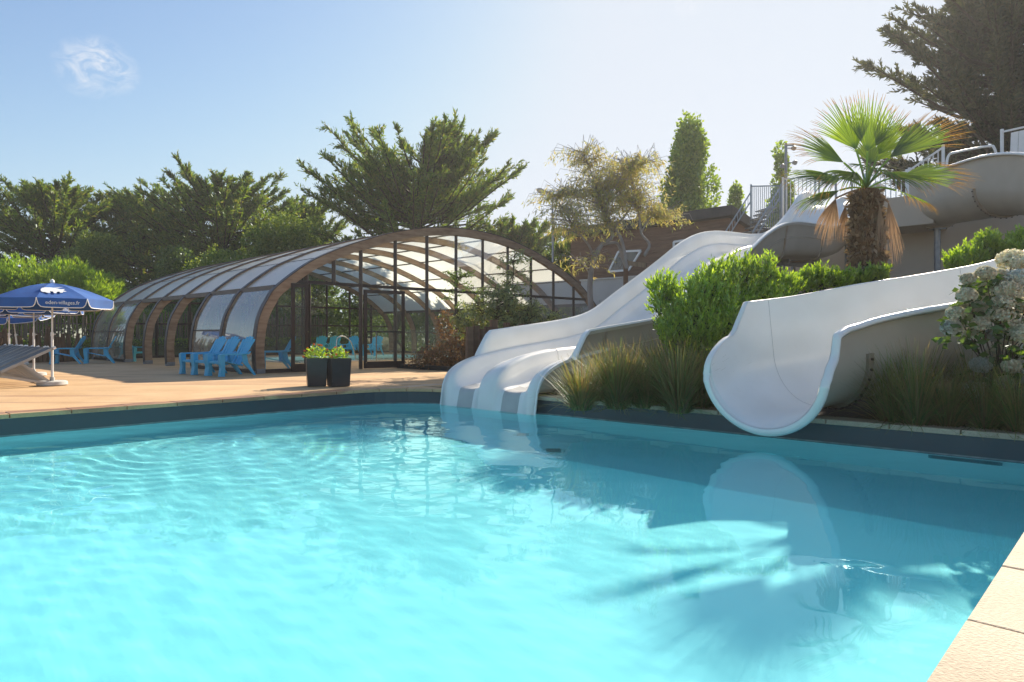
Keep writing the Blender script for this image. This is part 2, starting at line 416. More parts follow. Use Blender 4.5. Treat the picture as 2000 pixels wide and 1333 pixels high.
M['fl_hyd'] = L_('faded florets', [(.70, .68, .50), (.82, .79, .62), (.74, .62, .46), (.58, .66, .46)], trans=.3, tcol=(1, 1, .95))
M['fl_hyd_blue'] = L_('pale blue florets', [(.58, .60, .54), (.68, .70, .62), (.50, .54, .44)], trans=.3, tcol=(1, 1, 1))
M['fl_red'] = L_('red florets', [(.55, .02, .01), (.65, .12, .01), (.6, .25, .02)], trans=.3, tcol=(1, 1, 1))

# ------------------------------------------------------------ pool, deck, ground
def aback(b): return 8.40 - .037 * b
B0, B1, A0 = .45, 10.45, -6.0
RC = 1.3
CC = (aback(10.45) - RC, B1 - RC)
def outline(off):
    """pool edge from the near right, round the back, to the near left; off = outward offset"""
    pts = [(A0 - off, B0 - off), (aback(B0) + off, B0 - off)]
    pts += [(aback(B1 - RC) + off, B1 - RC)]
    n = 10
    for k in range(1, n + 1):
        t = math.pi / 2 * k / n
        pts.append((CC[0] + (RC + off) * math.cos(t) + (aback(B1 - RC) - CC[0] - RC) * (1 - k / n), CC[1] + (RC + off) * math.sin(t)))
    pts.append((A0 - off, B1 + off))
    return pts
FZ = -1.45
WZ = -.28
m = MB()
inn = outline(0)
m.poly([W(a, b, FZ) for a, b in inn])
m.grid([[W(a, b, FZ) for a, b in inn], [W(a, b, -.055) for a, b in inn]], closed=True)
basin = tag(m.build('pool_basin', M['liner'], fix=False), kind='structure')
basin.cycles.is_caustics_receiver = True
basin.data.polygons.foreach_set('use_smooth', [False] * len(basin.data.polygons))
io = outline(-.006)
m = MB(); m.grid([[W(a, b, -.335) for a, b in io], [W(a, b, -.058) for a, b in io]], closed=True)
band = m.build('liner_band', M['liner_grey'], basin, fix=False)
# welded seams of the liner and the pale line left at the water level
M['seam'] = mat('liner weld', (.48, .78, .82), (.52, .81, .85), rough=.5)
M['scum'] = mat('waterline deposit', (.10, .15, .16), (.22, .26, .25), rough=.7, scale=7, stretch=(1, 1, .3), contrast=2)
for k in (4,):
    b_ = 1.9 + 1.62 * k
    m = MB(); m.poly([W(A0 + .01, b_, FZ + .003), W(7.95, b_, FZ + .003), W(7.95, b_ + .014, FZ + .003), W(A0 + .01, b_ + .014, FZ + .003)]); m.build('liner_seam', M['seam'], basin, fix=False).cycles.is_caustics_receiver = True
io2 = outline(-.009)
m = MB(); m.grid([[W(a, b, WZ - .004) for a, b in io2], [W(a, b, WZ + .016) for a, b in io2]], closed=True)
m.build('waterline_mark', M['scum'], basin, fix=False)
# water surface with real ripples
na, nb = 420, 300
Aa = np.linspace(A0 + .02, 8.5, na); Bb = np.linspace(B0 + .012, B1 - .012, nb)
aa, bb = np.meshgrid(Aa, Bb, indexing='ij')
aa = np.minimum(aa, 8.40 - .037 * bb - .012)
zz = np.zeros_like(aa)
r2 = np.random.default_rng(5)
for i in range(46):
    lam = r2.uniform(.12, 1.1) ** 1.3; th = r2.normal(.6, .9); k = 2 * np.pi / lam
    zz += .00036 * lam ** .8 * np.sin(k * (aa * np.cos(th) + bb * np.sin(th)) + r2.uniform(0, 6.28) + .8 * np.sin(aa * .9 + bb * .7 + i))
calm = .40 + .80 * (1 / (1 + np.exp(-(bb - 5.0) * 1.1)))
d2 = np.hypot(aa - 4.6, bb - 9.6)
d2 = d2 + .25 * np.sin(aa * 1.3 + bb * .7) + .12 * np.sin(aa * 3.1 - bb * 2.2); ring = .0008 * np.sin(2 * np.pi * d2 / .30) * np.exp(-((d2 - 1.2) / 1.6) ** 2)
zz = WZ + zz * calm + ring
pts = np.stack([.693 * aa - .721 * bb, .721 * aa + .693 * bb, zz], -1).reshape(-1, 3)
idx = np.arange(na * nb).reshape(na, nb)
cut = ((aa > CC[0]) & (bb > CC[1]) & (np.hypot(aa - CC[0], bb - CC[1]) > RC + .02))
fc = np.stack([idx[:-1, :-1], idx[1:, :-1], idx[1:, 1:], idx[:-1, 1:]], -1).reshape(-1, 4)
fc = fc[~cut.ravel()[fc].any(1)]
me = bpy.data.meshes.new('water'); me.from_pydata([], [], [])
me.vertices.add(len(pts)); me.vertices.foreach_set('co', pts.ravel())
me.loops.add(fc.size); me.loops.foreach_set('vertex_index', fc.ravel().astype(np.int32))
me.polygons.add(len(fc)); me.polygons.foreach_set('loop_start', np.arange(0, fc.size, 4, dtype=np.int32)); me.polygons.foreach_set('loop_total', np.full(len(fc), 4, dtype=np.int32))
me.update(calc_edges=True)
me.polygons.foreach_set('use_smooth', [True] * len(fc)); me.materials.append(M['water'])
wat = tag(link('water', me), kind='structure'); wat.cycles.is_caustics_caster = True

# coping of single slabs
CW = .34
coping = thing('pool_coping', None, None); coping['kind'] = 'structure'
def slab(a0, b0, a1, b1, c0, d0, c1, d1, jit=.004, ms='coping'):
    """inner edge (a0,b0)-(a1,b1), outer edge (c0,d0)-(c1,d1)"""
    z = random.uniform(-jit, jit) * .5
    mm = MB(); q = [W(a0, b0, -.056), W(a1, b1, -.056), W(c1, d1, -.056), W(c0, d0, -.056)]
    mm.prism(q, (0, 0, .058 + z))
    mm.build('coping_slab', M[ms], coping, bevel=.006)
G = .006
def run(p, q, nrm, lens, start=0, ms='coping'):
    p, q = Vector(p), Vector(q); L = (q - p).length; d = (q - p) / L; t = start
    while t < L:
        t2 = min(t + lens, L)
        if t2 - max(t, 0) > .1:
            s0 = p + d * (max(t, 0) + G); s1 = p + d * (t2 - G)
            i0, i1 = s0 - Vector(nrm) * .02, s1 - Vector(nrm) * .02
            o0, o1 = s0 + Vector(nrm) * CW, s1 + Vector(nrm) * CW
            slab(i0.x, i0.y, i1.x, i1.y, o0.x, o0.y, o1.x, o1.y, ms=ms)
        t = t2
run((2.797 - 8 * .755, B0), (8.36, B0), (0, -1), .755)
run((aback(B0 + .0), B0 - CW), (aback(B1 - RC), B1 - RC), (1, .037), .67)
run((A0, B1), (CC[0], B1), (0, 1), .67, start=-.37, ms='deck')
for k in range(4):
    q = []
    for t in (k / 4, (k + 1) / 4):
        th = math.pi / 2 * t
        for rr in (RC - .02, RC + CW):
            q.append((CC[0] + rr * math.cos(th + (G / RC if t == k / 4 else -G / RC)), CC[1] + rr * math.sin(th + (G / RC if t == k / 4 else -G / RC))))
    mid = []
    th = math.pi / 2 * (k + .5) / 4
    mi = (CC[0] + (RC - .02) * math.cos(th), CC[1] + (RC - .02) * math.sin(th)); mo = (CC[0] + (RC + CW) * math.cos(th), CC[1] + (RC + CW) * math.sin(th))
    mm = MB(); mm.prism([W(*q[0], -.056), W(*mi, -.056), W(*q[2], -.056), W(*q[3], -.056), W(*mo, -.056), W(*q[1], -.056)], (0, 0, .057))
    mm.build('coping_slab', M['deck'], coping, bevel=.006)

def cells(name, z, acuts, bcuts, skip, m_, extra=None):
    mm = MB()
    for a0, a1 in zip(acuts, acuts[1:]):
        for b0, b1 in zip(bcuts, bcuts[1:]):
            if skip((a0 + a1) / 2, (b0 + b1) / 2): continue
            mm.poly([W(a0, b0, z), W(a1, b0, z), W(a1, b1, z), W(a0, b1, z)])
    if extra: extra(mm)
    return tag(mm.build(name, m_, fix=False), kind='structure')
IP = (12.0, 20.5, 22.4, 28.3)        # the indoor pool
def inpool(a, b): return A0 < a < 8.2 and B0 < b < B1
def indoor(a, b): return IP[0] < a < IP[1] and IP[2] < b < IP[3]
def corner(mm):
    o = [(CC[0] + (RC + .15) * math.cos(math.pi / 2 * k / 8), CC[1] + (RC + .15) * math.sin(math.pi / 2 * k / 8)) for k in range(9)]
    for p, q in zip(o, o[1:]): mm.poly([W(*p, -.008), W(8.35, B1 + .15, -.008), W(*q, -.008)])
cells('ground', -.06, [-300, A0 - .1, 8.5, IP[0] - .05, IP[1] + .05, 300], [-300, B0 - .1, B1 + .1, IP[2] - .05, IP[3] + .05, 400],
      lambda a, b: inpool(a, b) or indoor(a, b), M['earth'])
cells('pool_deck', -.008, [-40, A0 - .1, 8.35, IP[0], IP[1], 24.5], [-20, B0 - .1, 10.0, B1 + .15, IP[2], IP[3], 31.9],
      lambda a, b: inpool(a, b) or indoor(a, b) or (a > 8.35 and b < 10.0), M['deck'], corner)
# indoor pool
ipo = [(IP[0], IP[2]), (IP[1], IP[2]), (IP[1], IP[3]), (IP[0], IP[3])]
m = MB(); m.poly([W(a, b, -1.2) for a, b in ipo]); m.grid([[W(a, b, -1.2) for a, b in ipo], [W(a, b, 0) for a, b in ipo]], closed=True)
tag(m.build('indoor_pool_basin', M['liner'], fix=False), kind='structure')
m = MB()
for (p, q), nn in zip(zip(ipo, ipo[1:] + ipo[:1]), ((0, -1), (1, 0), (0, 1), (-1, 0))):
    p1 = W(p[0], p[1], .012); q1 = W(q[0], q[1], .012); off = W(nn[0] * .3, nn[1] * .3)
    m.bar(p1 + off * .5, q1 + off * .5, .3, .045)
tag(m.build('indoor_pool_coping', M['concrete'], bevel=.005), kind='structure')
wi = bpy.data.materials.new('indoor water'); wi.use_nodes = True
p_ = wi.node_tree.nodes['Principled BSDF']; p_.inputs['Base Color'].default_value = (.10, .50, .52, 1); p_.inputs['Roughness'].default_value = .06
m = MB(); m.poly([W(a, b, -.07) for a, b in ipo]); tag(m.build('indoor_water', wi, fix=False), kind='structure')

FL_KEY = [(*W(7.64, 3.27)[:2], -.06), (*W(8.2, 3.25)[:2], .04), (*W(8.9, 3.0)[:2], .13), (*W(9.8, 2.35)[:2], .33), (6.5, 9.0, .55), (8, 9.25, .88), (9.7, 10.0, 1.4), (11, 11.6, 2.15)]
FL_LOW = [tuple(Vector(p).lerp(Vector(q), k / 4)) for p, q in zip(FL_KEY, FL_KEY[1:]) for k in range(4)]
# planting bed rising towards the back
def bedz(a, b):
    t = max(0, a - 8.75)
    z = -.03 + .55 * (1 - math.exp(-t * .42)) * 1.7 + .02 * t
    if b > 6.2:
        k = min(1, (b - 6.2) / 1.2); z = z * (1 - k) + k * min(z, .0 + .02 * t + max(0, a - 11.5) * .22)
    z = z + .03 * math.sin(a * 2.1 + b) * math.cos(b * 1.7) * min(1, t)
    p = W(a, b)
    for x, y, zp in FL_LOW:
        dd = math.hypot(p.x - x, p.y - y)
        z = min(z, zp - .16 + max(0, dd - .85) * .9)
    return max(z, -.05)
m = MB()
m.grid([[W(max(a, aback(b) + .30), b, bedz(a, b)) for b in np.linspace(-9, 9.98, 60)] for a in np.linspace(8.55, 23.2, 50)])
tag(m.build('planting_bed', M['soil'], smooth='all', fix=False), kind='structure')
m = MB()
m.grid([[W(a, b, .02 + .35 * min(1, max(0, a - 12.4) / 3)) for b in np.linspace(10.02, 16.62, 12)] for a in (12.35, 13.5, 15, 17, 20, 24)])
m.grid([[W(12.35 - (13.6 - b) * .55 if b < 13.6 else 12.35, b, .02) for b in np.linspace(10.05, 16.62, 12)], [W(12.36, b, .02) for b in np.linspace(10.05, 16.62, 12)]])
tag(m.build('shrub_bed', M['soil'], fix=False), kind='structure')
m = MB()
kp = [(12.25, 16.6), (12.25, 15.2), (12.2, 14.2), (11.9, 13.2), (11.3, 12.0), (10.4, 10.5)]
for p, q in zip(kp, kp[1:]): m.bar(W(*p, .05), W(*q, .05), .09, .14)
tag(m.build('bed_kerb', M['black'], smooth=False), 'black curved rubber kerb edging the russet shrub bed by the glazed gable', 'kerb')

# inlet grilles and drains
def grate(name, label, origin, u, v, wdt, hgt, bars, mname):
    t = thing(name, label, 'pool grille', origin)
    t.rotation_euler = (0, 0, 0)
    u, v = Vector(u), Vector(v); n = u.cross(v).normalized()
    fr = MB()
    for s in (-1, 1):
        fr.bar(v * s * hgt / 2 - u * wdt / 2, v * s * hgt / 2 + u * wdt / 2, .03, .02, up=n)
        fr.bar(u * s * wdt / 2 - v * hgt / 2, u * s * wdt / 2 + v * hgt / 2, .03, .02, up=n)
    fr.build('frame', M[mname], t)
    b = MB(); b.prism([-u * wdt / 2 - v * hgt / 2 , u * wdt / 2 - v * hgt / 2, u * wdt / 2 + v * hgt / 2, -u * wdt / 2 + v * hgt / 2], n * .006); b.build('back_plate', M['liner_grey'], t)
    for k in range(bars):
        bm = MB(); y = (k + 1) / (bars + 1) - .5
        bm.bar(v * hgt * y - u * wdt / 2, v * hgt * y + u * wdt / 2, .012, .02, up=n)
        o = bm.build('bar', M[mname], t)
    return t
uA = W(1, 0) ; uB = W(0, 1)
M['grille'] = mat('grey grille', (.10, .24, .28), (.14, .30, .34), rough=.5)
M['drain'] = mat('pale drain', (.30, .62, .66), (.34, .68, .72), rough=.5)
grate('skimmer_grille', 'wide rectangular grey grille under water in the pool wall right of the open flume', W(aback(1.35) - .02, 1.42, -.47), uB, (0, 0, 1), .62, .17, 4, 'grille')
grate('skimmer_grille', 'small dark grille under water beside the leftmost slide nose', W(aback(9.0) - .02, 9.9 - .25, -.42), uB, (0, 0, 1), .45, .12, 3, 'grille')
def drain(label, a, b):
    t = thing('floor_drain', label, 'pool drain', W(a, b, FZ + .004), 0, 'round drains in the pool floor')
    d = MB()
    d.tube([(0, 0, 0), (0, 0, .02)], .15, 20); d.build('rim', M['drain'], t)
    for k in range(5):
        s = MB(); y = (k - 2) * .045; s.bar((-.09, y, .025), (.09, y, .025), .014, .012); s.build('slot_bar', M['liner_grey'], t)
drain('round grey drain in the pool floor nearer the open flume', 6.6, 5.6)
drain('round grey drain in the pool floor nearer the twin slide', 7.2, 6.7)

# ------------------------------------------------------------ glazed pool enclosure
AC = 15.4
PROF = [(7.55, 0), (7.58, .45), (7.57, .85), (7.47, 1.45), (7.25, 1.92), (6.97, 2.30), (6.07, 2.98), (5.2, 3.42), (4.4, 3.74), (3.2, 4.14), (1.9, 4.43), (.9, 4.55), (0, 4.58)]
def catmull(pts, n):
    pts = [Vector(p) for p in pts]; out = []
    e = [pts[0] * 2 - pts[1]] + pts + [pts[-1] * 2 - pts[-2]]
    for i in range(1, len(e) - 2):
        for k in range(n):
            t = k / n; p0, p1, p2, p3 = e[i - 1:i + 3]
            out.append(.5 * ((2 * p1) + (p2 - p0) * t + (2 * p0 - 5 * p1 + 4 * p2 - p3) * t * t + (3 * p1 - p0 - 3 * p2 + p3) * t ** 3))
    out.append(pts[-1]); return out
half = catmull([(x, 0, z) for x, z in PROF], 4)
arc = [(AC - p.x, p.z) for p in half] + [(AC + p.x, p.z) for p in reversed(half[:-1])]
def inset(d):
    o = []
    for i, (a, z) in enumerate(arc):
        p, q = arc[max(i - 1, 0)], arc[min(i + 1, len(arc) - 1)]
        t = Vector((q[0] - p[0], q[1] - p[1])).normalized(); n = Vector((t.y, -t.x))
        if n.dot(Vector((AC - a, 1 - z))) < 0: n = -n
        o.append((a + n.x * d, max(0, z + n.y * d) if i not in (0, len(arc) - 1) else 0))
    return o
arc_in = inset(.24); arc_cap = inset(-.025)
GB, SP, NB = 16.8, 2.12, 8
dome = thing('pool_enclosure', 'long arched pool enclosure of timber ribs and opal roof panels with a glazed gable', 'pool enclosure')
def rib(b, wd, mname='glulam'):
    mm = MB(); rows = []
    for (a, z), (a2, z2) in zip(arc, arc_in):
        rows.append([W(a, b - wd / 2, z), W(a, b + wd / 2, z), W(a2, b + wd / 2, z2), W(a2, b - wd / 2, z2)])
    mm.grid(rows, closed=True); mm.face([0, 1, 2, 3]); n = len(mm.v); mm.face([n - 1, n - 2, n - 3, n - 4])
    o = mm.build('rib', M[mname], dome, smooth=True)
    cc = MB(); cr = []
    for (a, z), (a2, z2) in zip(arc_cap, arc):
        cr.append([W(a, b - wd / 2 - .012, z), W(a, b + wd / 2 + .012, z), W(a2, b + wd / 2 + .012, z2), W(a2, b - wd / 2 - .012, z2)])
    cc.grid(cr, closed=True); cc.build('capping', M['cap'], o, smooth=True)
    return o
for k in range(NB): rib(GB + SP * k, .13 if k else .16)
# segments along the arc: eave at z=2.26, then nine roof bands
def arcpos(z, side):
    for i in range(len(half) - 1):
        if half[i].z <= z <= half[i + 1].z:
            f = (z - half[i].z) / (half[i + 1].z - half[i].z); return i + f
    return len(half) - 1
na_ = len(arc)
iE = int(round(arcpos(2.26, 0)))
cuts = [int(round(x)) for x in np.linspace(iE, na_ - 1 - iE, 11)]
s8 = inset(.03)
for k in range(NB - 1):
    b0, b1 = GB + SP * k + .075, GB + SP * (k + 1) - .075
    for c0, c1 in zip(cuts, cuts[1:]):
        mm = MB(); mm.grid([[W(s8[i][0], b0, s8[i][1]), W(s8[i][0], b1, s8[i][1])] for i in range(c0, c1 + 1)])
        mm.build('roof_panel', M['opal'], dome, smooth='all', fix=False)
    for c in cuts[1:-1]:
        a, z = inset(.05)[c]
        mm = MB(); mm.bar(W(a, b0, z), W(a, b1, z), .045, .05); mm.build('purlin', M['cap'], dome)
    for c in (cuts[0], cuts[-1]):
        a, z = inset(.03)[c]
        mm = MB(); mm.bar(W(a, b0, z), W(a, b1, z), .12, .13); mm.build('eave_beam', M['cap'], dome)
    # side glazing, near side and far side
    mid = int(round(arcpos(1.15, 0)))
    for side in (0, 1):
        seg = [(0, mid), (mid, iE)]
        if side == 0 and k in (2, 3, 4): continue
        if k == 0: seg = [(0, iE)]
        for c0, c1 in seg:
            rng_i = range(c0, c1 + 1) if side == 0 else range(na_ - 1 - c1, na_ - c0)
            mm = MB(); mm.grid([[W(s8[i][0], b0, s8[i][1]), W(s8[i][0], b1, s8[i][1])] for i in rng_i])
            mm.build('side_pane', M['glass_frost'] if side == 0 else M['glass'], dome, smooth='all', fix=False)
        if k:
            i = mid if side == 0 else na_ - 1 - mid
            a, z = s8[i]; mm = MB(); mm.bar(W(a, b0, z), W(a, b1, z), .05, .04); mm.build('side_rail', M['cap'], dome)
        a = s8[0][0] if side == 0 else s8[-1][0]
        mm = MB(); mm.bar(W(a, b0, .05), W(a, b1, .05), .05, .10); mm.build('bottom_rail', M['dark_steel'], dome)
def zarc(a, ins=.22):
    A_ = inset(ins); pts = sorted(A_[3:-3])
    for p, q in zip(pts, pts[1:]):
        if p[0] <= a <= q[0]: return p[1] + (q[1] - p[1]) * (a - p[0]) / max(1e-6, q[0] - p[0])
    return 0
def gable(b, posts, trans, full):
    for a in posts:
        lo = .0
        if full and abs(a - 10.15) < .01: lo = trans
        mm = MB(); mm.bar(W(a, b, lo), W(a, b, zarc(a)), .075, .10); mm.build('mullion', M['dark_steel'], dome)
    aL = 8.75 if full else 9.0
    ex = [a_ for a_, z_ in inset(.22) if z_ > trans]
    mm = MB(); mm.bar(W(min(ex), b - .002, trans), W(max(ex), b - .002, trans), .09, .09); mm.build('transom', M['dark_steel'], dome)
    if not full:
        mm = MB(); mm.bar(W(8.1, b - .002, 1.5), W(22.7, b - .002, 1.5), .06, .07); mm.build('transom', M['dark_steel'], dome)
    edges = [inset(.22)[1][0]] + sorted(posts) + [inset(.22)[-2][0]]
    inn_ = inset(.22)
    for a0, a1 in zip(edges, edges[1:]):
        door = full and 9.3 < (a0 + a1) / 2 < 12.3
        top = [(a, z) for a, z in sorted(inn_[2:-2]) if a0 < a < a1]
        tz = [(a0, zarc(a0) if a0 > edges[0] else 0.0)] + top + [(a1, zarc(a1) if a1 < edges[-1] else 0.0)]
        if not door:
            lw = [(a, min(z, trans)) for a, z in tz]
            pts = [W(a0, b, .1)] + [W(a, b, z) for a, z in lw if z > .1] + [W(a1, b, .1)]
            mm = MB(); mm.poly(pts); mm.build('gable_pane', M['glass'], dome, fix=False)
            mm = MB(); mm.bar(W(a0, b, .05), W(a1, b, .05), .08, .10); mm.build('bottom_rail', M['dark_steel'], dome)
        if max(z for a, z in tz) > trans + .1:
            up = [(a, z) for a, z in tz if z > trans]
            pts = [W(max(a0, min(a for a, z in up)), b, trans)] + [W(a, b, z) for a, z in up] + [W(min(a1, max(a for a, z in up)), b, trans)]
            mm = MB(); mm.poly(pts); mm.build('gable_pane', M['glass'], dome, fix=False)
P_F = [9.30, 10.15, 11.05, 12.29, 13.53, 14.77, 16.0, 17.25, 18.5, 19.8, 21.05]
gable(GB, P_F, 2.46, True)
gable(GB + SP * 7, [8.9, 10.3, 11.7, 13.1, 14.5, 15.9, 17.3, 18.7, 20.1, 21.5], 2.46, False)
def door_leaf(p, q, h, pull):
    p, q = Vector(p), Vector(q); mm = MB(); u = (q - p).normalized()
    z = Vector((0, 0, 1))
    mm.bar(p + u * .05 + z * .02, p + u * .05 + z * h, .10, .05, up=u.cross(z)); mm.bar(q - u * .05 + z * .02, q - u * .05 + z * h, .10, .05, up=u.cross(z))
    mm.bar(p + u * .1 + z * (h - .05), q - u * .1 + z * (h - .05), .05, .10); mm.bar(p + u * .1 + z * .12, q - u * .1 + z * .12, .05, .2)
    d = mm.build('door', M['dark_steel'], dome, bevel=.004)
    g = MB(); g.poly([p + u * .1 + z * .22, q - u * .1 + z * .22, q - u * .1 + z * (h - .1), p + u * .1 + z * (h - .1)]); g.build('door_pane', M['glass'], d, fix=False)
    n = u.cross(z) * .05
    if pull:
        hb = MB(); hb.bar(p + u * .08 + z * 1.1 + n, q - u * .08 + z * 1.1 + n, .03, .04); hb.bar(p + u * .08 + z * 1.1 - n, q - u * .08 + z * 1.1 - n, .03, .04); hb.build('push_bar', M['black'], d)
    k = MB(); k.tube([p + u * .05 + z * 1.1 - n * 2, p + u * .05 + z * 1.1 + n * 2], .018, 8); k.tube([p + u * .05 + z * .2 - n * 1.6, p + u * .05 + z * .2 + n * 1.6], .014, 8); k.build('handle', M['steel'], d)
door_leaf(W(9.30, 16.70), W(8.80, 16.70), 2.40, False)
door_leaf(W(11.10, 16.72), W(12.36, 16.42), 2.34, True)
for a in (9.38, 11.0):
    mm = MB(); mm.bar(W(a, GB - .03, .0), W(a, GB - .03, 2.42), .06, .06); mm.build('door_post', M['dark_steel'], dome)
for a in (arc[0][0] + .1, arc[-1][0] - .1):
    for k in range(NB):
        mm = MB(); mm.box(W(a, GB + SP * k, .06), (.26, .17, .12), Matrix.Rotation(ROT, 3, 'Z')); mm.build('rib_shoe', M['galv'], dome)

# handrail, glass screen of the indoor pool
t = thing('pool_handrail', 'bent steel handrail at the edge of the indoor pool', 'handrail', W(13.6, 22.3, 0))
for dy in (0, .0):
    pass
mm = MB(); mm.tube(catmull([(0, 0, 0), (0, 0, .75), (.06, .05, .92), (.22, .25, .95), (.42, .55, .70), (.55, .72, .1), (.57, .75, -.2)], 4), .024, 8); mm.build('rail', M['steel'], t, smooth=True)
mm = MB(); mm.tube([(0, 0, .012), (0, 0, .03)], .06, 12); mm.build('base_plate', M['steel'], t)
t = thing('glass_screen', 'low clear glass screen standing beside the indoor pool', 'glass screen', W(15.6, 21.7, 0), ROT)
for k in range(3):
    mm = MB(); mm.box((k * 1.25, 0, .62), (1.2, .012, 1.2)); mm.build('screen_pane', M['glass'], t)
for k in range(4):
    mm = MB(); mm.bar((k * 1.25 - .625, 0, 0), (k * 1.25 - .625, 0, 1.1), .035, .035); mm.build('post', M['steel'], t)

# ------------------------------------------------------------ twin-lane water slide
BC = 8.27
def lerp_tab(tab, x):
    if x <= tab[0][0]: return tab[0][1]
    for (x0, y0), (x1, y1) in zip(tab, tab[1:]):
        if x <= x1: return y0 + (y1 - y0) * (x - x0) / (x1 - x0)
    return tab[-1][1]
def smooth_tab(pts, n=8):
    c = catmull([(x, 0, z) for x, z in pts], n); return [(p.x, p.z) for p in c]
FLOOR = smooth_tab([(7.92, -.42), (7.96, -.24), (8.00, -.06), (8.05, .035), (8.3, .07), (8.5, .10), (8.8, .17), (9.1, .27), (9.8, .36), (10.8, .47), (11.8, .60), (12.6, .80), (13.6, 1.28), (14.7, 1.80), (15.7, 2.30), (16.6, 2.76), (17.6, 3.13), (18.6, 3.33), (19.8, 3.43), (21.2, 3.52), (22.4, 3.72), (23.4, 4.15), (24.4, 4.75), (25.2, 5.42), (25.9, 5.82), (26.6, 5.9), (27.2, 5.9)])
RIM = smooth_tab([(7.89, -.60), (7.90, -.44), (7.925, -.12), (7.98, .12), (8.10, .32), (8.34, .47), (8.68, .58), (9.1, .66), (9.8, .76), (10.8, .87)])
def floor_z(a): return lerp_tab(FLOOR, a)
def rim_h(a):
    return (lerp_tab(RIM, a) - floor_z(a)) if a < 10.8 else .40
stations = list(np.linspace(7.90, 8.5, 18)) + list(np.linspace(8.6, 11, 16)) + list(np.linspace(11.3, 27.2, 66))
def lane_section(a):
    H = max(.02, rim_h(a)); t = max(0, min(1, (9.0 - a) / 1.0)); t = t * t * (3 - 2 * t)
    rw = .07 + .09 * t            # half width of the centre ridge top
    sw = .05 + .08 * t            # side rim
    Hc = H * (1 if a < 9.5 else max(.62, 1 - (a - 9.5) * .15))
    L = 1.11
    pts = [(-L - .03, H - .05), (-L - .03, H), (-L + sw, H), (-L + sw + .035, H * .86), (-L + sw + .075, H * .5), (-L + sw + .13, H * .16), (-L + sw + .23, 0.015), (-.62, 0), (-.45, 0), (-rw - .2, .015), (-rw - .11, Hc * .16), (-rw - .06, Hc * .5), (-rw - .03, Hc * .86), (-rw, Hc), (0, Hc * 1.01)]
    pts = pts + [(-u, h) for u, h in reversed(pts[:-1])]
    return pts
rows = []
for a in stations:
    z0 = floor_z(a); rows.append([W(a, BC + u, z0 + h) for u, h in lane_section(a)])
slide = thing('twin_water_slide', 'white twin lane water slide running down from the platform into the pool', 'water slide')
bed = MB(); bed.grid(rows)
n_s = len(rows[0])
for r in range(len(stations) - 1):
    for c in range(n_s - 1):
        if stations[r] < {6: 9.0, 7: 8.8, 8: 8.45, 19: 9.0, 20: 8.75, 21: 8.4}.get(c, 0):
            bed.m[r * (n_s - 1) + c] = 1
bed.build('lane_bed', [M['white_gel'], M['grey_worn']], slide, smooth='all')
# high side walls from a = 8.95 up
for s in (-1, 1):
    rows = []
    for a in [8.86, 8.9, 8.95, 9.0, 9.07, 9.14] + list(np.linspace(9.25, 27.2, 74)):
        z0 = floor_z(a) + rim_h(a)
        top = floor_z(a) + .80 if a > 9.2 else z0 + (a - 8.86) / .34 * (floor_z(9.2) + .80 - z0)
        if a > 24.5: top -= min(.25, (a - 24.5) * .12)
        e = max(0, top - z0)
        q = 1 if a < 9.16 else 0
        rows.append([W(a, BC + s * (1.09), z0 - .03), W(a, BC + s * 1.115, z0 + e * .5), W(a, BC + s * (1.15), z0 + e * .94), W(a - .0, BC + s * 1.17, z0 + e), W(a, BC + s * 1.25, z0 + e + .004), W(a, BC + s * 1.265, z0 + e - .03 - .01 * q), W(a, BC + s * 1.22, z0 + e * .9 - .05), W(a, BC + s * 1.19, z0 + e * .5 - .02), W(a, BC + s * 1.17, z0 - .02)])
    ww = MB(); ww.grid(rows, closed=True); ww.face(range(9)[::-1])
    for i in range(len(ww.m)):
        if i % 9 in (6, 7): ww.m[i] = 1
    ww.build('side_wall', [M['white_gel'], M['shell']], slide, smooth=True)
# outer shell underneath
rows = []
for a in [x for x in stations if x > 8.05]:
    z0 = floor_z(a); H = rim_h(a); t = max(.05, min(1, (a - 8.05) / 1.2))
    sec = [(1.15, H - .04), (1.14, H * .6), (1.11, .05), (1.05, -.10 * t), (.85, -.17 * t), (.4, -.19 * t), (.15, -.1 * t), (0, -.08 * t)]
    sec = sec + [(-u, h) for u, h in reversed(sec[:-1])]
    rows.append([W(a, BC + u, z0 + h) for u, h in sec])
sh = MB(); sh.grid(rows); sh.build('outer_shell', M['shell'], slide, smooth='all')
# front returns of the noses (thickness seen from the side)
for s in (-1, 1):
    rows = []
    for a in np.linspace(7.91, 9.9, 36):
        z = lerp_tab(RIM, a); d = .055
        rows.append([W(a, BC + s * 1.14, z), W(a, BC + s * 1.18, z - .004), W(a + .01, BC + s * 1.18, max(-.45, z - d)), W(a + .03, BC + s * 1.14, max(-.46, z - d - .01))])
    q = MB(); q.grid(rows, closed=True); q.build('rim_flange', M['white_gel'], slide, smooth=True)
for a in (9.75, 12.4, 15.2, 18.0, 20.8, 23.6):                     # joints between the sections
    z0 = floor_z(a); H = rim_h(a)
    pts = [W(a, BC + u * 1.01, z0 + h + (.003 if -1.05 < u < 1.05 else 0)) for u, h in lane_section(a)]
    q = MB(); q.tube(pts, .0035, 4); q.build('joint_line', M['grey_worn'], slide)
    ring = [(1.24, .70), (1.20, .5), (1.15, .1), (1.08, -.16), (.9, -.23), (.4, -.25), (0, -.22)]; ring = ring + [(-u, h) for u, h in reversed(ring[:-1])]
    q = MB(); q.grid([[W(a - .035, BC + u, z0 + h), W(a + .035, BC + u, z0 + h), W(a + .035, BC + u * .94, z0 + h + .03), W(a - .035, BC + u * .94, z0 + h + .03)] for u, h in ring], closed=True)
    q.build('joint_flange', M['shell_flange'], slide)
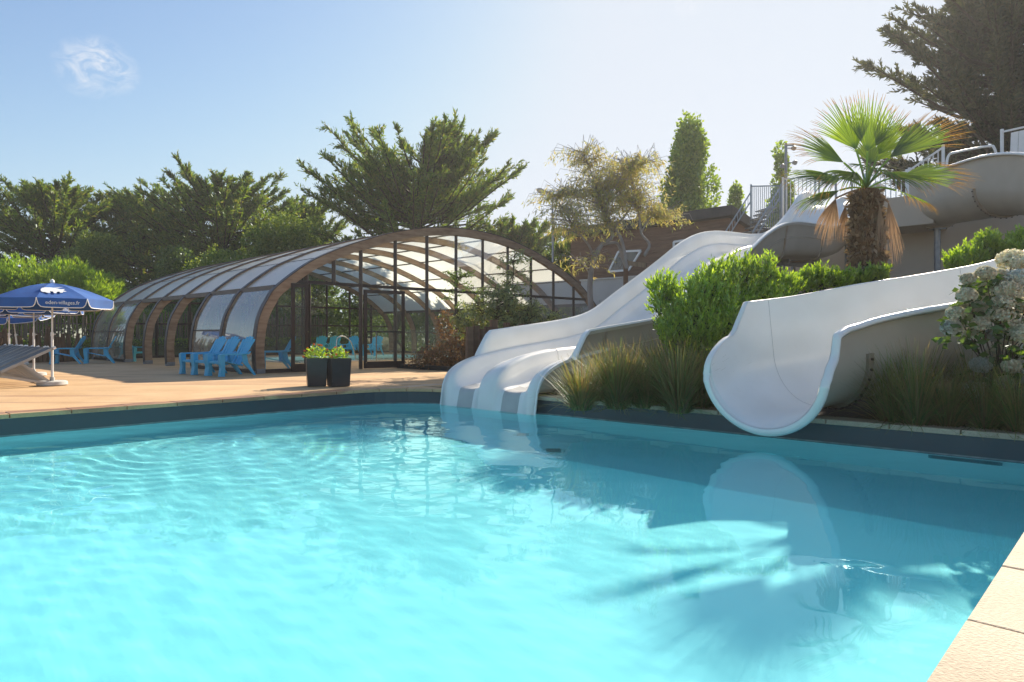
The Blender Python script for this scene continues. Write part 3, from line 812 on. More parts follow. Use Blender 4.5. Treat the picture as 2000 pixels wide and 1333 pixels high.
def support(a, b, ztop, parent, rad=.07, z0=-.05, cross=None):
    q = MB(); q.tube([W(a, b, z0), W(a, b, ztop)], rad, 14); o = q.build('support_post', M['galv'], parent, smooth=True)
    q = MB(); q.box(W(a, b, ztop - .02), (.24, .24, .04), Matrix.Rotation(ROT, 3, 'Z')); q.build('cap_plate', M['galv'], o)
for a, bs in ((12.9, (7.75, 9.25)), (16.2, (7.75, 9.25)), (19.4, (7.75, 9.25)), (22.0, (7.75, 9.25)), (24.3, (7.5, 9.3))):
    zz_ = floor_z(a) - .24
    for b in bs: support(a, b, zz_ - .06, slide, .075)
    q = MB(); q.bar(W(a, bs[0] - .2, zz_ - .02), W(a, bs[1] + .2, zz_ - .02), .10, .12); q.build('cross_beam', M['galv'], slide)
q = MB()
q.bar(W(18.6, 7.75, 3.02), W(22.0, 7.75, 3.2), .08, .1); q.bar(W(18.6, 9.25, 3.02), W(22.0, 9.25, 3.2), .08, .1); q.build('long_beam', M['galv'], slide)

# ------------------------------------------------------------ open flume slide: from the wall, round out of frame, to the spout
path = FL_KEY + [(11.7, 13.5, 3.1), (11.82, 15.3, 3.78), (12.0, 17.3, 4.0), (12.1, 19.1, 4.12)]
pc = catmull(path, 10)
RR = .665
flume = thing('open_flume_slide', 'white open flume slide with taupe outside ending in a round spout over the pool', 'water slide')
sacc = [0]
for p, q in zip(pc, pc[1:]): sacc.append(sacc[-1] + (q - p).length)
def frame_at(i):
    t = pc[min(i + 1, len(pc) - 1)] - pc[max(i - 1, 0)]; t.z *= .6; t.normalize()
    left = Vector((-t.y, t.x, 0)).normalized(); up = t.cross(left) * -1
    if up.z < 0: up = -up
    return t, left, up
EXTN = [(0, 0), (.06, .0), (.3, .10), (.48, .30), (.8, .36), (3, .36), (6, .7), (60, .7)]
EXTF = [(0, 0), (.06, .02), (.28, .14), (.50, .27), (.58, .29), (.62, .33), (.84, .70), (1.2, .71), (60, .72)]
THM = [(0, 78), (.05, 84), (.12, 90), (60, 90)]
def fsec(i, rad=RR, off=0.0):
    s = sacc[i]; t, l, u = frame_at(i); th = R(lerp_tab(THM, s)); base = pc[i]
    if s < .25: base = base + Vector((0, 0, -.03 * (1 - s / .25) ** 2))
    en, ef = lerp_tab(EXTN, s), lerp_tab(EXTF, s); pts = []
    r = rad + off
    def at(x, y): return base + l * x + u * (y)
    # near wall down, round, far wall up
    for k in range(5): f = 1 - k / 5; pts.append(at(-r * math.sin(th) - .05 * en * f, RR - RR * math.cos(th) + en * f))
    for k in range(33):
        q = -th + 2 * th * k / 32; pts.append(at(r * math.sin(q), RR - r * math.cos(q)))
    for k in range(1, 6): f = k / 5; pts.append(at(r * math.sin(th) + .05 * ef * f, RR - RR * math.cos(th) + ef * f))
    return pts
ii = [i for i in range(len(pc))]
# extra stations near the mouth
def insert_mouth():
    global pc, sacc
    base = pc[0]; d = pc[1] - pc[0]
    extra = [pc[0] + d * f for f in (0, .12, .25, .4, .55, .75)]
    pc = extra + pc[1:]
    sacc = [0]
    for p, q in zip(pc, pc[1:]): sacc.append(sacc[-1] + (q - p).length)
insert_mouth()
inner = [fsec(i) for i in range(len(pc))]
q = MB(); q.grid(inner); q.build('channel', M['white_gel'], flume, smooth='all')
outer = [fsec(i, RR, .022) for i in range(len(pc))]
q = MB(); q.grid(outer); q.build('outer_shell', M['shell'], flume, smooth='all')
# rolled lip along both rims and round the mouth
bound = [inner[i][0] for i in range(len(pc) - 1, 0, -1)] + inner[0] + [inner[i][-1] for i in range(1, len(pc))]
nrm = []
for i in range(len(pc) - 1, 0, -1):
    t, l, u = frame_at(i); nrm.append((-l, u, t))
t, l, u = frame_at(0)
for k, p in enumerate(inner[0]):
    c = pc[0] + u * RR; d = (p - c); d -= t * d.dot(t); nrm.append((d.normalized(), -t, t))
for i in range(1, len(pc)):
    t, l, u = frame_at(i); nrm.append((l, u, t))
# smooth the outward directions so the lip turns gently at the mouth corners
for _ in range(4):
    nrm = [nrm[0]] + [((nrm[k - 1][0] + nrm[k][0] + nrm[k + 1][0]).normalized(), (nrm[k - 1][1] + nrm[k][1] + nrm[k + 1][1]).normalized(), nrm[k][2]) for k in range(1, len(nrm) - 1)] + [nrm[-1]]
rows = []
for p, (o, u_, t_) in zip(bound, nrm):
    rows.append([p - u_ * .004, p + o * .012 + u_ * .014, p + o * .05 + u_ * .016, p + o * .082 + u_ * .005, p + o * .098 - u_ * .03, p + o * .086 - u_ * .058, p + o * .075 - u_ * .03, p + o * .02 - u_ * .012])
q = MB(); q.grid(rows, closed=True); q.build('rolled_lip', M['white_gel'], flume, smooth='all')
def flange(s0, w_=.07, th=.05, bolts=9, lo=-88, hi=88):
    i = min(range(len(sacc)), key=lambda k: abs(sacc[k] - s0)); t, l, u = frame_at(i); base = pc[i]
    rows = []
    for k in range(31):
        a = R(lo + (hi - lo) * k / 30); d = l * math.sin(a) - u * math.cos(a); c = base + u * RR
        r0, r1 = RR + .022, RR + .022 + th
        rows.append([c + d * r0 - t * w_ / 2, c + d * r1 - t * w_ / 2, c + d * r1 + t * w_ / 2, c + d * r0 + t * w_ / 2])
    q = MB(); q.grid(rows, closed=True); fl = q.build('joint_flange', M['shell_flange'], flume, smooth=True)
    for k in range(bolts):
        a = R(lo + (hi - lo) * (k + .5) / bolts); d = l * math.sin(a) - u * math.cos(a); c = base + u * RR + d * (RR + .03 + th)
        q = MB(); q.tube([c - d * .012, c + d * .014], .017, 6); q.build('bolt', M['rust_bolt'], fl)
for s0 in (1.15, 4.2, 7.6):
    i = min(range(len(sacc)), key=lambda k: abs(sacc[k] - s0)); q = MB(); q.tube(inner[i], .0035, 4); q.build('joint_line', M['grey_worn'], flume)
flange(1.45, bolts=18); flange(5.2); flange(9.0); flange(sacc[-1] - 3.1, bolts=18); flange(sacc[-1] - .15, th=.09, bolts=14)
def fpost(i, z0=-.05, rad=.085):
    p = pc[i]; q = MB(); q.tube([(p.x, p.y, z0), (p.x, p.y, p.z - .10)], rad, 16); o = q.build('support_post', M['galv'], flume, smooth=True)
    q = MB(); q.box((p.x, p.y, p.z - .09), (.3, .3, .03)); q.build('cap_plate', M['galv'], o)
iv = min(range(len(pc)), key=lambda k: abs(pc[k].x / pc[k].y - (1833 - 1000) / 1300) if pc[k].y > 15 else 9)
fpost(iv)
bx = MB(); bx.box(W(22.2, 5.1, 4.52), (1.7, 1.5, .86), Matrix.Rotation(ROT, 3, 'Z')); bx.build('start_box', M['render_wall'], flume, bevel=.01)
for s0 in (4.4, 8.3): fpost(min(range(len(sacc)), key=lambda k: abs(sacc[k] - s0)))

# ------------------------------------------------------------ platform, walls, cabin
def block(name, label, cat, a0, a1, b0, b1, z0, z1, mname):
    t = thing(name, label, cat, W((a0 + a1) / 2, (b0 + b1) / 2, 0), ROT)
    q = MB(); q.box((0, 0, (z0 + z1) / 2), (a1 - a0, b1 - b0, z1 - z0)); q.build('wall', M[mname], t, bevel=.01)
    q = MB(); q.box((0, 0, z1 + .04), (a1 - a0 + .1, b1 - b0 + .1, .08)); q.build('wall_cap', M['concrete'] if mname != 'render_wall' else M['render_wall'], t, bevel=.01)
    return t
block('slide_platform', 'tall beige rendered platform wall behind the palm and the flume', 'platform', 23.0, 31, -9, 6.85, -.1, 4.95, 'render_wall')
block('start_platform', 'beige rendered block under the top of the twin slide', 'platform', 26.7, 31.2, 6.95, 10.9, -.1, 5.05, 'render_wall')
block('low_building', 'low light grey flat roofed building behind the white tree trunk', 'building', 25.0, 26.0, 11.4, 19.5, -.1, 3.55, 'grey_wall')

def railing(name, label, p, q, h, nbar, mname, post=.06, bar=.022, lowrail=.08, group=None, slope_ok=True):
    t = thing(name, label, 'railing', p, 0, group); p0 = Vector(p); d = Vector(q) - p0
    z = Vector((0, 0, 1))
    for f in (0, 1):
        m_ = MB(); m_.bar(d * f - z * .05, d * f + z * (h + .08), post, post); m_.build('post', M[mname], t)
    m_ = MB(); m_.bar(z * h, d + z * h, .045, .045); m_.build('top_rail', M[mname], t)
    m_ = MB(); m_.bar(z * lowrail, d + z * lowrail, .04, .04); m_.build('bottom_rail', M[mname], t)
    for k in range(nbar):
        f = (k + 1) / (nbar + 1); m_ = MB(); m_.bar(d * f + z * lowrail, d * f + z * h, bar, bar); m_.build('bar', M[mname], t)
    return t
G1 = 'slim barred railings round the slide platform'
railing('platform_railing', 'grey blue barred railing panel between the two dark sloping stair handrails', P(1467, 447, 27.5), P(1526, 452, 25.6), 1.75, 14, 'rail_grey', group=G1)
railing('platform_railing', 'pale barred railing panel directly at the left of the twin slide top', P(1529, 432, 26.3), P(1592, 432, 24.6), 1.65, 7, 'white_paint', group=G1)
railing('stair_railing', 'dark sloping handrail with thin bars, outermost on the left of the stairs', P(1415, 478, 27.0), P(1466, 398, 27.2), .45, 9, 'rail_grey', bar=.016, post=.04, group=G1)
railing('stair_railing', 'dark sloping handrail with thin bars nearer the twin slide', P(1470, 478, 25.2), P(1522, 392, 25.6), .45, 10, 'rail_grey', bar=.016, post=.04, group=G1)
railing('platform_railing', 'white barred railing on the beige wall between palm and flume', P(1690, 399, 20.9), P(1771, 394, 19.9), .88, 7, 'white_paint', group=G1)
railing('platform_railing', 'white barred railing behind the palm fronds, above the flume start', P(1776, 392, 20.3), P(1842, 350, 19.4), .92, 6, 'white_paint', group=G1)
t = railing('panel_railing', 'white closed railing panel at the far right above the flume rim', P(1957, 318, 18.5), P(2110, 290, 16.8), .85, 0, 'white_paint', group=None)
m_ = MB(); dd = P(2110, 290, 16.8) - P(1957, 318, 18.5)
for k in range(8):
    f0 = .12 + k * .11; m_ = MB(); m_.bar(dd * f0 + Vector((0, 0, .44)), dd * (f0 + .10) + Vector((0, 0, .44)), .02, .66); m_.build('board', M['white_paint'], t)
t = thing('grab_rail', 'curved white tube grab rail above the flume between palm and right railing', 'grab rail', (0, 0, 0))
m_ = MB(); m_.tube(catmull([P(1848, 330, 18.6), P(1852, 306, 18.6), P(1866, 298, 18.5), P(1930, 286, 18.1), P(1942, 290, 18.0), P(1948, 312, 18.0)], 5), .032, 8); m_.build('tube', M['white_paint'], t, smooth=True)
for k, (x0, dx) in enumerate(((1600, 24), (1632, 22))):
    t = thing('entry_hoop', ['left one of the two grey tube hoops over the twin slide entry', 'right one of the two grey tube hoops over the twin slide entry, nearer the palm'][k], 'grab rail', (0, 0, 0), 0, 'tube hoops at the slide entry')
    m_ = MB(); m_.tube(catmull([P(x0, 395, 24.6), P(x0, 355, 24.6), P(x0 + 5, 342, 24.6), P(x0 + dx, 336, 25.4), P(x0 + dx + 8, 345, 25.8), P(x0 + dx + 10, 395, 25.9)], 5), .03, 8); m_.build('tube', M['galv'], t, smooth=True)
# stairs between the stair rails
t = thing('platform_stairs', 'steep grey steps climbing to the slide platform between dark handrails', 'stairs', (0, 0, 0))
for k in range(14):
    f = k / 13; p = P(1428, 520, 27).lerp(P(1496, 410, 27), f); m_ = MB(); m_.box(p, (.34, 1.0, .04), Matrix.Rotation(.2, 3, 'Z')); m_.build('step', M['galv'], t)

# timber cabin
cab = thing('timber_cabin', 'brown boarded cabin with dark sloping roof edge behind the pale tree', 'cabin', (0, 0, 0))
CA, CB0, CB1, CZ0, CZ1 = 26.35, 12.72, 21.2, .0, 5.95
q = MB()
q.prism([W(CA + .03, CB0 + .03, CZ0), W(CA + .03, CB1, CZ0), W(CA + 5, CB1, CZ0), W(CA + 5, CB0 + .03, CZ0)], (0, 0, CZ1 - CZ0 - .02)); q.build('wall', M['fascia'], cab)
zb = 3.2; k = 0
while zb < CZ1 - .05:
    L_off = random.uniform(-.02, .02)
    q = MB(); q.box(W(CA + .0 + random.uniform(-.004, .004), (CB0 + CB1) / 2, zb + .085), (.05, CB1 - CB0, .165), Matrix.Rotation(ROT, 3, 'Z')); q.build('board', M['timber'], cab, bevel=.005)
    q = MB(); q.box(W(CA + 2.5, CB0, zb + .085), (4.94, .05, .165), Matrix.Rotation(ROT, 3, 'Z')); q.build('board', M['timber'], cab, bevel=.005)
    zb += .172
q = MB(); q.prism([W(CA - .3, CB0 - .25, CZ1), W(CA - .3, CB1 + .3, CZ1), W(CA + 5.2, CB1 + .3, CZ1 - .9), W(CA + 5.2, CB0 - .25, CZ1 - .9)], (0, 0, .42)); q.build('roof', M['fascia'], cab)
def frame_win(pts, mname, parent, th=.09):
    fr = MB(); n = len(pts)
    for i in range(n): fr.bar(pts[i], pts[(i + 1) % n], .07, th)
    o = fr.build('window', M['white_paint'], parent)
    g = MB(); g.poly(pts); g.build('pane', M['glass_frost'], o, fix=False); return o
def onplane(px, py, A=CA - .07):
    r = (px - 1000) / 1300; y = A / (.693 * r + .721); return Vector((r * y, y, 1 + (655 - py) / 1300 * y))
frame_win([onplane(1189, 531), onplane(1208, 492), onplane(1252, 490), onplane(1228, 528)], 'glass', cab)
frame_win([onplane(1316, 492), onplane(1316, 473), onplane(1362, 466), onplane(1362, 486)], 'glass', cab)
# post and beam of a timber trellis in front of the cabin
t = thing('timber_gatepost', 'light brown square post with a short beam in front of the cabin', 'post', (0, 0, 0))
q = MB(); q.bar(P(1222, 560, 24), P(1222, 508, 24), .2, .14); q.build('post', M['timber'], t)
q = MB(); q.bar(P(1224, 514, 24), P(1262, 519, 23.5), .1, .16); q.build('beam', M['timber_grey'], t)

# street lamp and floodlight mast
t = thing('street_lamp', 'tall thin grey street lamp leaning its head left above the enclosure end', 'street lamp', P(1080, 655, 34) * 1)
t.location.z = 0
x0 = t.location.copy()
q = MB(); top = P(1079, 383, 34) - x0
q.tube([(0, 0, 0), (0, 0, 4), top + Vector((0, 0, 0))], [.085, .07, .045], 10); q.build('pole', M['galv'], t, smooth=True)
q = MB(); q.tube(catmull([P(1079, 385, 34) - x0, P(1075, 378, 34) - x0, P(1062, 374, 34) - x0], 4), .035, 8); q.build('arm', M['galv'], t, smooth=True)
q = MB(); q.tube([P(1066, 376, 34) - x0, P(1062, 375, 34) - x0, P(1056, 373, 34) - x0, P(1050, 371, 34) - x0, P(1048, 371, 34) - x0], [.03, .11, .15, .10, .02], 12); q.build('lamp_head', M['shell'], t, smooth=True)
t = thing('floodlight_mast', 'dark mast with three round lamps beside the narrow right poplar', 'light mast', P(1535, 655, 36)); t.location.z = 0; x0 = t.location.copy()
q = MB(); q.tube([(0, 0, 0), P(1535, 280, 36) - x0], [.12, .07], 10); q.build('pole', M['galv'], t, smooth=True)
q = MB(); q.bar(P(1533, 284, 36) - x0, P(1550, 284, 36) - x0, .06, .08); q.build('arm', M['galv'], t)
for (px, py) in ((1549, 290), (1527, 325), (1551, 318)):
    c = P(px, py, 36) - x0; q = MB(); q.tube([c + Vector((0, .16, .03)), c + Vector((0, .05, .01)), c + Vector((0, -.12, -.03)), c + Vector((0, -.15, -.04))], [.04, .10, .13, .12], 14); q.build('lamp_head', M['galv'], t, smooth=True)
    q = MB(); q.bar(c, Vector((P(1535, py, 36) - x0)), .04, .04); q.build('bracket', M['galv'], t)

# ------------------------------------------------------------ garden chairs
def make_chair(mname, label):
    t = thing('garden_chair', label, 'chair', (0, 0, 0), 0, 'plastic slatted garden chairs')
    mt = M[mname]
    prof = [(.36, .33), (.33, .375), (.2, .37), (0, .32), (-.15, .285), (-.24, .27)]
    q = MB()
    for k in range(5):
        x0 = -.235 + k * .094; x1 = x0 + .086
        q.grid([[(x0, y, z), (x1, y, z), (x1, y, z - .02), (x0, y, z - .02)] for y, z in prof], closed=True)
    q.bar((-.27, .34, .335), (.27, .34, .335), .03, .06); q.bar((-.27, -.22, .265), (.27, -.22, .265), .03, .05)
    q.build('seat', mt, t, bevel=.005)
    q = MB()
    for k in range(5):
        f = (k - 2) / 2; xb, xt = f * .17, f * .235; top = .98 - .075 * f * f
        wB, wT = .078, .108
        rows = []
        for u in (0, .25, .5, .75, .93, 1):
            z = .26 + (top - .26) * u; y = -.22 - .36 * u - .05 * math.sin(u * 3.1) * 0; x = xb + (xt - xb) * u; ww = (wB + (wT - wB) * u) * (.55 if u == 1 else 1)
            y += .05 * (f * f) * (1 - .3 * u)
            rows.append([(x - ww / 2, y, z), (x + ww / 2, y, z), (x + ww / 2, y - .022, z - .008), (x - ww / 2, y - .022, z - .008)])
        q.grid(rows, closed=True); q.face([len(q.v) - 4, len(q.v) - 3, len(q.v) - 2, len(q.v) - 1])
    for z, hw in ((.42, .21), (.66, .25), (.80, .26)):
        u = (z - .26) / .72; q.bar((-hw, -.25 - .36 * u + .02, z), (hw, -.25 - .36 * u + .02, z), .02, .05)
    q.build('backrest', mt, t, bevel=.006)
    for s in (-1, 1):
        q = MB()
        rows = []
        for y, x, z, hw in ((.40, .315, .52, .04), (.36, .315, .545, .06), (.1, .325, .55, .055), (-.2, .335, .55, .05), (-.36, .30, .56, .045), (-.44, .25, .60, .03)):
            rows.append([(s * (x - hw), y, z), (s * (x + hw), y, z), (s * (x + hw), y, z - .035), (s * (x - hw), y, z - .035)])
        q.grid(rows, closed=True); q.build('armrest', mt, t, bevel=.008)
        q = MB(); q.grid([[(s * .25, .27 + .01 * k, z), (s * .36, .27, z), (s * .37, .40 - .03 * k, z), (s * .25, .40 - .03 * k, z)] for k, z in ((0, 0), (1, .2), (0, .38), (0, .53))], closed=True)
        q.build('leg', mt, t, bevel=.008)
        q = MB(); q.grid([[(s * (.30 - .03 * u), y - w_, z), (s * (.34 - .03 * u), y - w_, z), (s * (.34 - .03 * u), y + w_, z), (s * (.30 - .03 * u), y + w_, z)] for u, y, z, w_ in ((0, -.52, 0, .03), (.3, -.40, .16, .045), (.7, -.28, .32, .07), (1, -.25, .54, .06))], closed=True)
        q.build('leg', mt, t, bevel=.006)
    return t
def facing(dx, dy): return math.atan2(dy, dx) - math.pi / 2
fA = facing(-.62, -.78)
chair_b = make_chair('plastic_blue', 'blue garden chair nearest the enclosure corner rib, rightmost of the row of three')
chair_b.location = W(7.0, 16.45); chair_b.rotation_euler.z = fA
dup(chair_b, W(6.92, 17.12), fA + .03, 'middle blue slatted garden chair of the row of three beside the enclosure wall')
dup(chair_b, W(6.86, 17.78), fA + .0, 'leftmost blue slatted garden chair of the row of three beside the enclosure wall')
dup(chair_b, P(128, 655, 23.3) * 1 - Vector((0, 0, 1)), facing(-.95, -.35), 'blue garden chair by the log palisade, left one of the far pair')
dup(chair_b, P(190, 655, 23.8) * 1 - Vector((0, 0, 1)), facing(-.9, -.5), 'blue garden chair beside the enclosure end, right one of the far pair')
chair_a = make_chair('plastic_aqua', 'pale aqua garden chair seen between two timber ribs inside the open bays')
chair_a.location = P(262, 655, 25.6) - Vector((0, 0, 1)); chair_a.rotation_euler.z = facing(.9, -.3)
dup(chair_b, P(534, 655, 18.9) - Vector((0, 0, 1)), facing(-.85, -.5), 'blue garden chair just inside the glazed gable, left of the narrow door')
for px, lb in ((622, 'leftmost'), (648, 'middle'), (684, 'rightmost')):
    dup(chair_b if px == 684 else chair_a, P(px, 655, 33.2) - Vector((0, 0, 1)), facing(-.1 - (px - 650) * .002, -1), lb + ' of three garden chairs beyond the indoor pool, seen through the open doorway')
dup(chair_b, P(728, 655, 32.4) - Vector((0, 0, 1)), facing(-.3, -1), 'blue garden chair beyond the indoor pool, seen through the glass door leaf')

# ------------------------------------------------------------ parasols
def make_parasol(label, seed=0):
    rr = random.Random(seed)
    t = thing('parasol', label, 'parasol', (0, 0, 0), 0, 'navy blue parasols along the deck')
    Rd, zr, zt = 1.13, 1.70, 2.04; n = 8
    q = MB(); q.tube([(0, 0, .06), (0, 0, 1.0)], .024, 12); q.tube([(0, 0, .98), (0, 0, 2.06)], .018, 12); q.build('pole', M['white_paint'], t, smooth=True)
    q = MB(); q.tube([(0, 0, 0), (0, 0, .015), (0, 0, .075), (0, 0, .09)], [.27, .285, .275, .24], 28); q.tube([(0, 0, .08), (0, 0, .16)], .045, 12); q.build('base', M['concrete'], t, smooth=True)
    q = MB(); q.tube([(0, 0, 2.03), (0, 0, 2.06), (0, 0, 2.10), (0, 0, 2.12)], [.03, .045, .035, .008], 12); q.build('finial', M['white_paint'], t, smooth=True)
    q = MB(); q.tube([(0, 0, .98), (0, 0, 1.06)], .032, 10); q.tube([(.03, 0, 1.02), (.07, 0, 1.02)], .01, 6); q.build('clamp_knob', M['white_paint'], t)
    def cp(a, f):   # canopy surface point
        cor = Rd * f; ang = a % (2 * math.pi / n) - math.pi / n
        r = cor * math.cos(math.pi / n) / math.cos(ang); sag = .045 * math.cos(ang * n / 2) * math.sin(f * math.pi) 
        z = zt - (zt - zr) * f ** 1.35 - sag * .6 + .02 * math.sin(f * math.pi)
        return Vector((r * math.cos(a), r * math.sin(a), z))
    off = rr.uniform(0, .3) + .25
    rot = Matrix.Rotation(off, 3, 'Z')
    for k in range(n):
        q = MB(); a0 = 2 * math.pi * k / n
        q.grid([[rot @ cp(a0 + 2 * math.pi / n * (j / 6) * .9999 + 1e-5, f) for j in range(7)] for f in (.02, .2, .4, .6, .8, .93, 1)])
        o = q.build('canopy_panel', M['canvas'], t, smooth='all', fix=False)
        # valance with rounded lower corners and white piping
        p0, p1 = rot @ cp(a0 + 1e-5, 1), rot @ cp(a0 + 2 * math.pi / n * .9999, 1)
        d = (p1 - p0); outw = ((p0 + p1) / 2); outw.z = 0; outw.normalize()
        H = .175; low = []
        for f, h in ((0, .0), (.012, .05), (.035, .12), (.08, .165), (.14, H), (.5, H + .006), (.86, H), (.92, .165), (.965, .12), (.988, .05), (1, 0)):
            bow = outw * .02 * math.sin(math.pi * f * 2 + k)
            low.append(p0 + d * f + outw * .012 * (h / H) + bow * (h / H) - Vector((0, 0, h)))
        top = [p0 + d * f for f in (0, .012, .035, .08, .14, .5, .86, .92, .965, .988, 1)]
        q = MB(); q.grid([top, low]); v = q.build('valance', M['canvas'], o, smooth='all', fix=False)
        q = MB(); q.tube(low, .0085, 5); q.build('piping', M['white_paint'], o)
        q = MB(); a_ = p0 * .97 + Vector((0, 0, .0)); q.tube([Vector((0, 0, 1.96)), rot @ cp(a0 + 1e-5, .5) - Vector((0, 0, .015)), p0 - Vector((0, 0, .015))], .006, 5); rb = q.build('rib', M['white_paint'], t)
        q = MB(); q.tube([Vector((0, 0, 1.62)), rot @ cp(a0 + 1e-5, .5) - Vector((0, 0, .02))], .006, 5); q.build('strut', M['white_paint'], rb)
    t.scale = (.94, .94, 1.0)
    return t, cp, rot, zr, Rd
par, cp, prot, zr, Rd = make_parasol('nearest navy parasol with white animal emblem and lettering on its edge, beside the loungers', 3)
par.location = P(102, 655, 13.3) - Vector((0, 0, 1))
# the printed emblem and lettering face the viewer's side of the pool
def flat_text(body, size, xf, parent, name, m_):
    cu = bpy.data.curves.new(name, 'FONT'); cu.body = body; cu.size = size; cu.align_x = 'CENTER'; cu.resolution_u = 3
    cu.extrude = .002
    o = bpy.data.objects.new(name, cu); col.objects.link(o)
    bpy.context.view_layer.update()
    me = bpy.data.meshes.new_from_object(o); bpy.data.objects.remove(o)
    me.transform(xf); me.materials.clear(); me.materials.append(m_)
    return link(name, me, parent)
best = None
for k in range(8):
    am = 2 * math.pi * (k + .5) / 8; p = prot @ cp(am, 1)
    ang = math.atan2(p.y, p.x); tgt = math.atan2(-13.0, 9.0) + .22
    df_ = abs((ang - tgt + math.pi) % (2 * math.pi) - math.pi)
    if best is None or df_ < best[0]: best = (df_, k)
kf = best[1]
spin = math.atan2(-13.0, 9.0) + .16 - math.atan2((prot @ cp(2 * math.pi * (kf + .5) / 8, 1)).y, (prot @ cp(2 * math.pi * (kf + .5) / 8, 1)).x)
par.rotation_euler.z = spin
am = 2 * math.pi * (kf + .5) / 8
pe = prot @ cp(am, 1); outw = Vector((pe.x, pe.y, 0)).normalized(); rt = Vector((-outw.y, outw.x, 0))
pan = [c for c in par.children if c.name.startswith('canopy_panel')][kf]
X = Matrix(((rt.x, 0, outw.x, pe.x + outw.x * .040), (rt.y, 0, outw.y, pe.y + outw.y * .040), (0, 1, 0, pe.z - .118), (0, 0, 0, 1)))
flat_text('eden-villages.fr', .098, X, pan, 'lettering', M['white_paint'])
# emblem: rounded animal silhouette on the panel
pm0, pm1 = prot @ cp(am, .52), prot @ cp(am, .93)
upv = (pm0 - pm1).normalized(); nrm_ = rt.cross(upv).normalized(); nrm_ = nrm_ if nrm_.z > 0 else -nrm_
sil = [(-.30, .0), (-.29, .07), (-.24, .13), (-.15, .165), (-.02, .17), (.10, .15), (.19, .11), (.30, .12), (.24, .07), (.31, .02), (.22, .01), (.20, -.03), (.14, -.04), (.13, .01), (.06, -.01), (.05, -.06), (-.02, -.06), (-.02, .0), (-.09, .01), (-.10, -.06), (-.17, -.06), (-.22, -.03), (-.27, -.03)]
c0 = pm0.lerp(pm1, .55) + nrm_ * .028
q = MB(); q.prism([c0 + rt * (x * .72 - .10) + upv * y * 1.5 for x, y in sil], nrm_ * .003); q.build('emblem', M['white_paint'], pan)
q = MB(); q.prism([c0 + rt * (x * .75 - .10) + upv * y * 1.5 for x, y in ((.05, .175), (.14, .185), (.28, .20), (.14, .165))], nrm_ * .003); q.build('emblem_stroke', M['white_paint'], pan)
dup(par, P(66, 655, 16.3) - Vector((0, 0, 1)), spin + .5, 'second navy parasol, its pole rising just left of the nearest parasol')
dup(par, P(18, 655, 18.9) - Vector((0, 0, 1)), spin + .25, 'third navy parasol at the left picture edge with pale piping')
p4 = dup(par, P(38, 655, 22.0) - Vector((0, 0, 1)), spin + .9, 'farthest navy parasol, tilted, in front of the log palisade')
p4.rotation_euler = (.10, -.14, spin + .9)

# ------------------------------------------------------------ loungers
def make_lounger(label):
    t = thing('sun_lounger', label, 'sun lounger', (0, 0, 0), 0, 'row of folding sun loungers')
    Wd = .56
    hx, hz = 0, .30; bx_, bz_ = .84, .74
    for s in (-1, 1):
        q = MB(); q.bar((-1.15, s * Wd / 2, .30), (0, s * Wd / 2, .30), .03, .045); q.build('seat_rail', M['galv2'], t)
        q = MB(); q.bar((-.06, s * Wd / 2, .27), (bx_, s * Wd / 2, bz_), .03, .05); q.build('back_rail', M['galv2'], t)
        q = MB(); q.bar((.32, s * (Wd / 2 - .03), .46), (.86, s * (Wd / 2 - .03), .02), .025, .04); q.build('strut', M['galv2'], t)
        q = MB(); q.bar((.0, s * (Wd / 2 - .03), .22), (.86, s * (Wd / 2 - .03), .03), .025, .04); q.build('leg', M['galv2'], t)
        q = MB(); q.bar((-1.0, s * (Wd / 2 - .03), .29), (-1.1, s * (Wd / 2 - .03), .0), .025, .04); q.build('leg', M['galv2'], t)
        q = MB(); q.tube([(bx_ - .01, s * Wd / 2, bz_), (bx_ + .035, s * Wd / 2, bz_ + .02)], .03, 8); q.build('end_cap', M['white_paint'], t)
    for k in range(6):
        y = -Wd / 2 + .05 + k * (Wd - .1) / 5
        q = MB(); q.bar((0, y, .315), (bx_, y, bz_ + .012), .085, .012); q.build('back_strip', M['slat_dark'], t)
        q = MB(); q.bar((-1.13, y, .322), (0, y, .322), .085, .012); q.build('seat_strip', M['slat_dark'], t)
    q = MB(); q.bar((bx_, -Wd / 2, bz_), (bx_, Wd / 2, bz_), .03, .03); q.bar((.86, -Wd / 2, .03), (.86, Wd / 2, .03), .03, .03); q.build('cross_tube', M['galv2'], t)
    return t
M['galv2'] = mat('lounger aluminium', (.30, .29, .28), (.42, .40, .38), rough=.4, metal=.3)
lg = make_lounger('grey folding sun lounger beside the parasol base, nearest of its row')
lg.location = W(2.36, 15.9); lg.rotation_euler.z = ROT
names = ['second', 'third', 'fourth', 'fifth', 'sixth', 'seventh', 'eighth']
for k in range(7):
    dup(lg, W(2.36 + random.uniform(-.04, .04), 15.9 + .62 * (k + 1)), ROT + random.uniform(-.02, .02), names[k] + ' grey folding sun lounger of the row, counted from the parasol base')

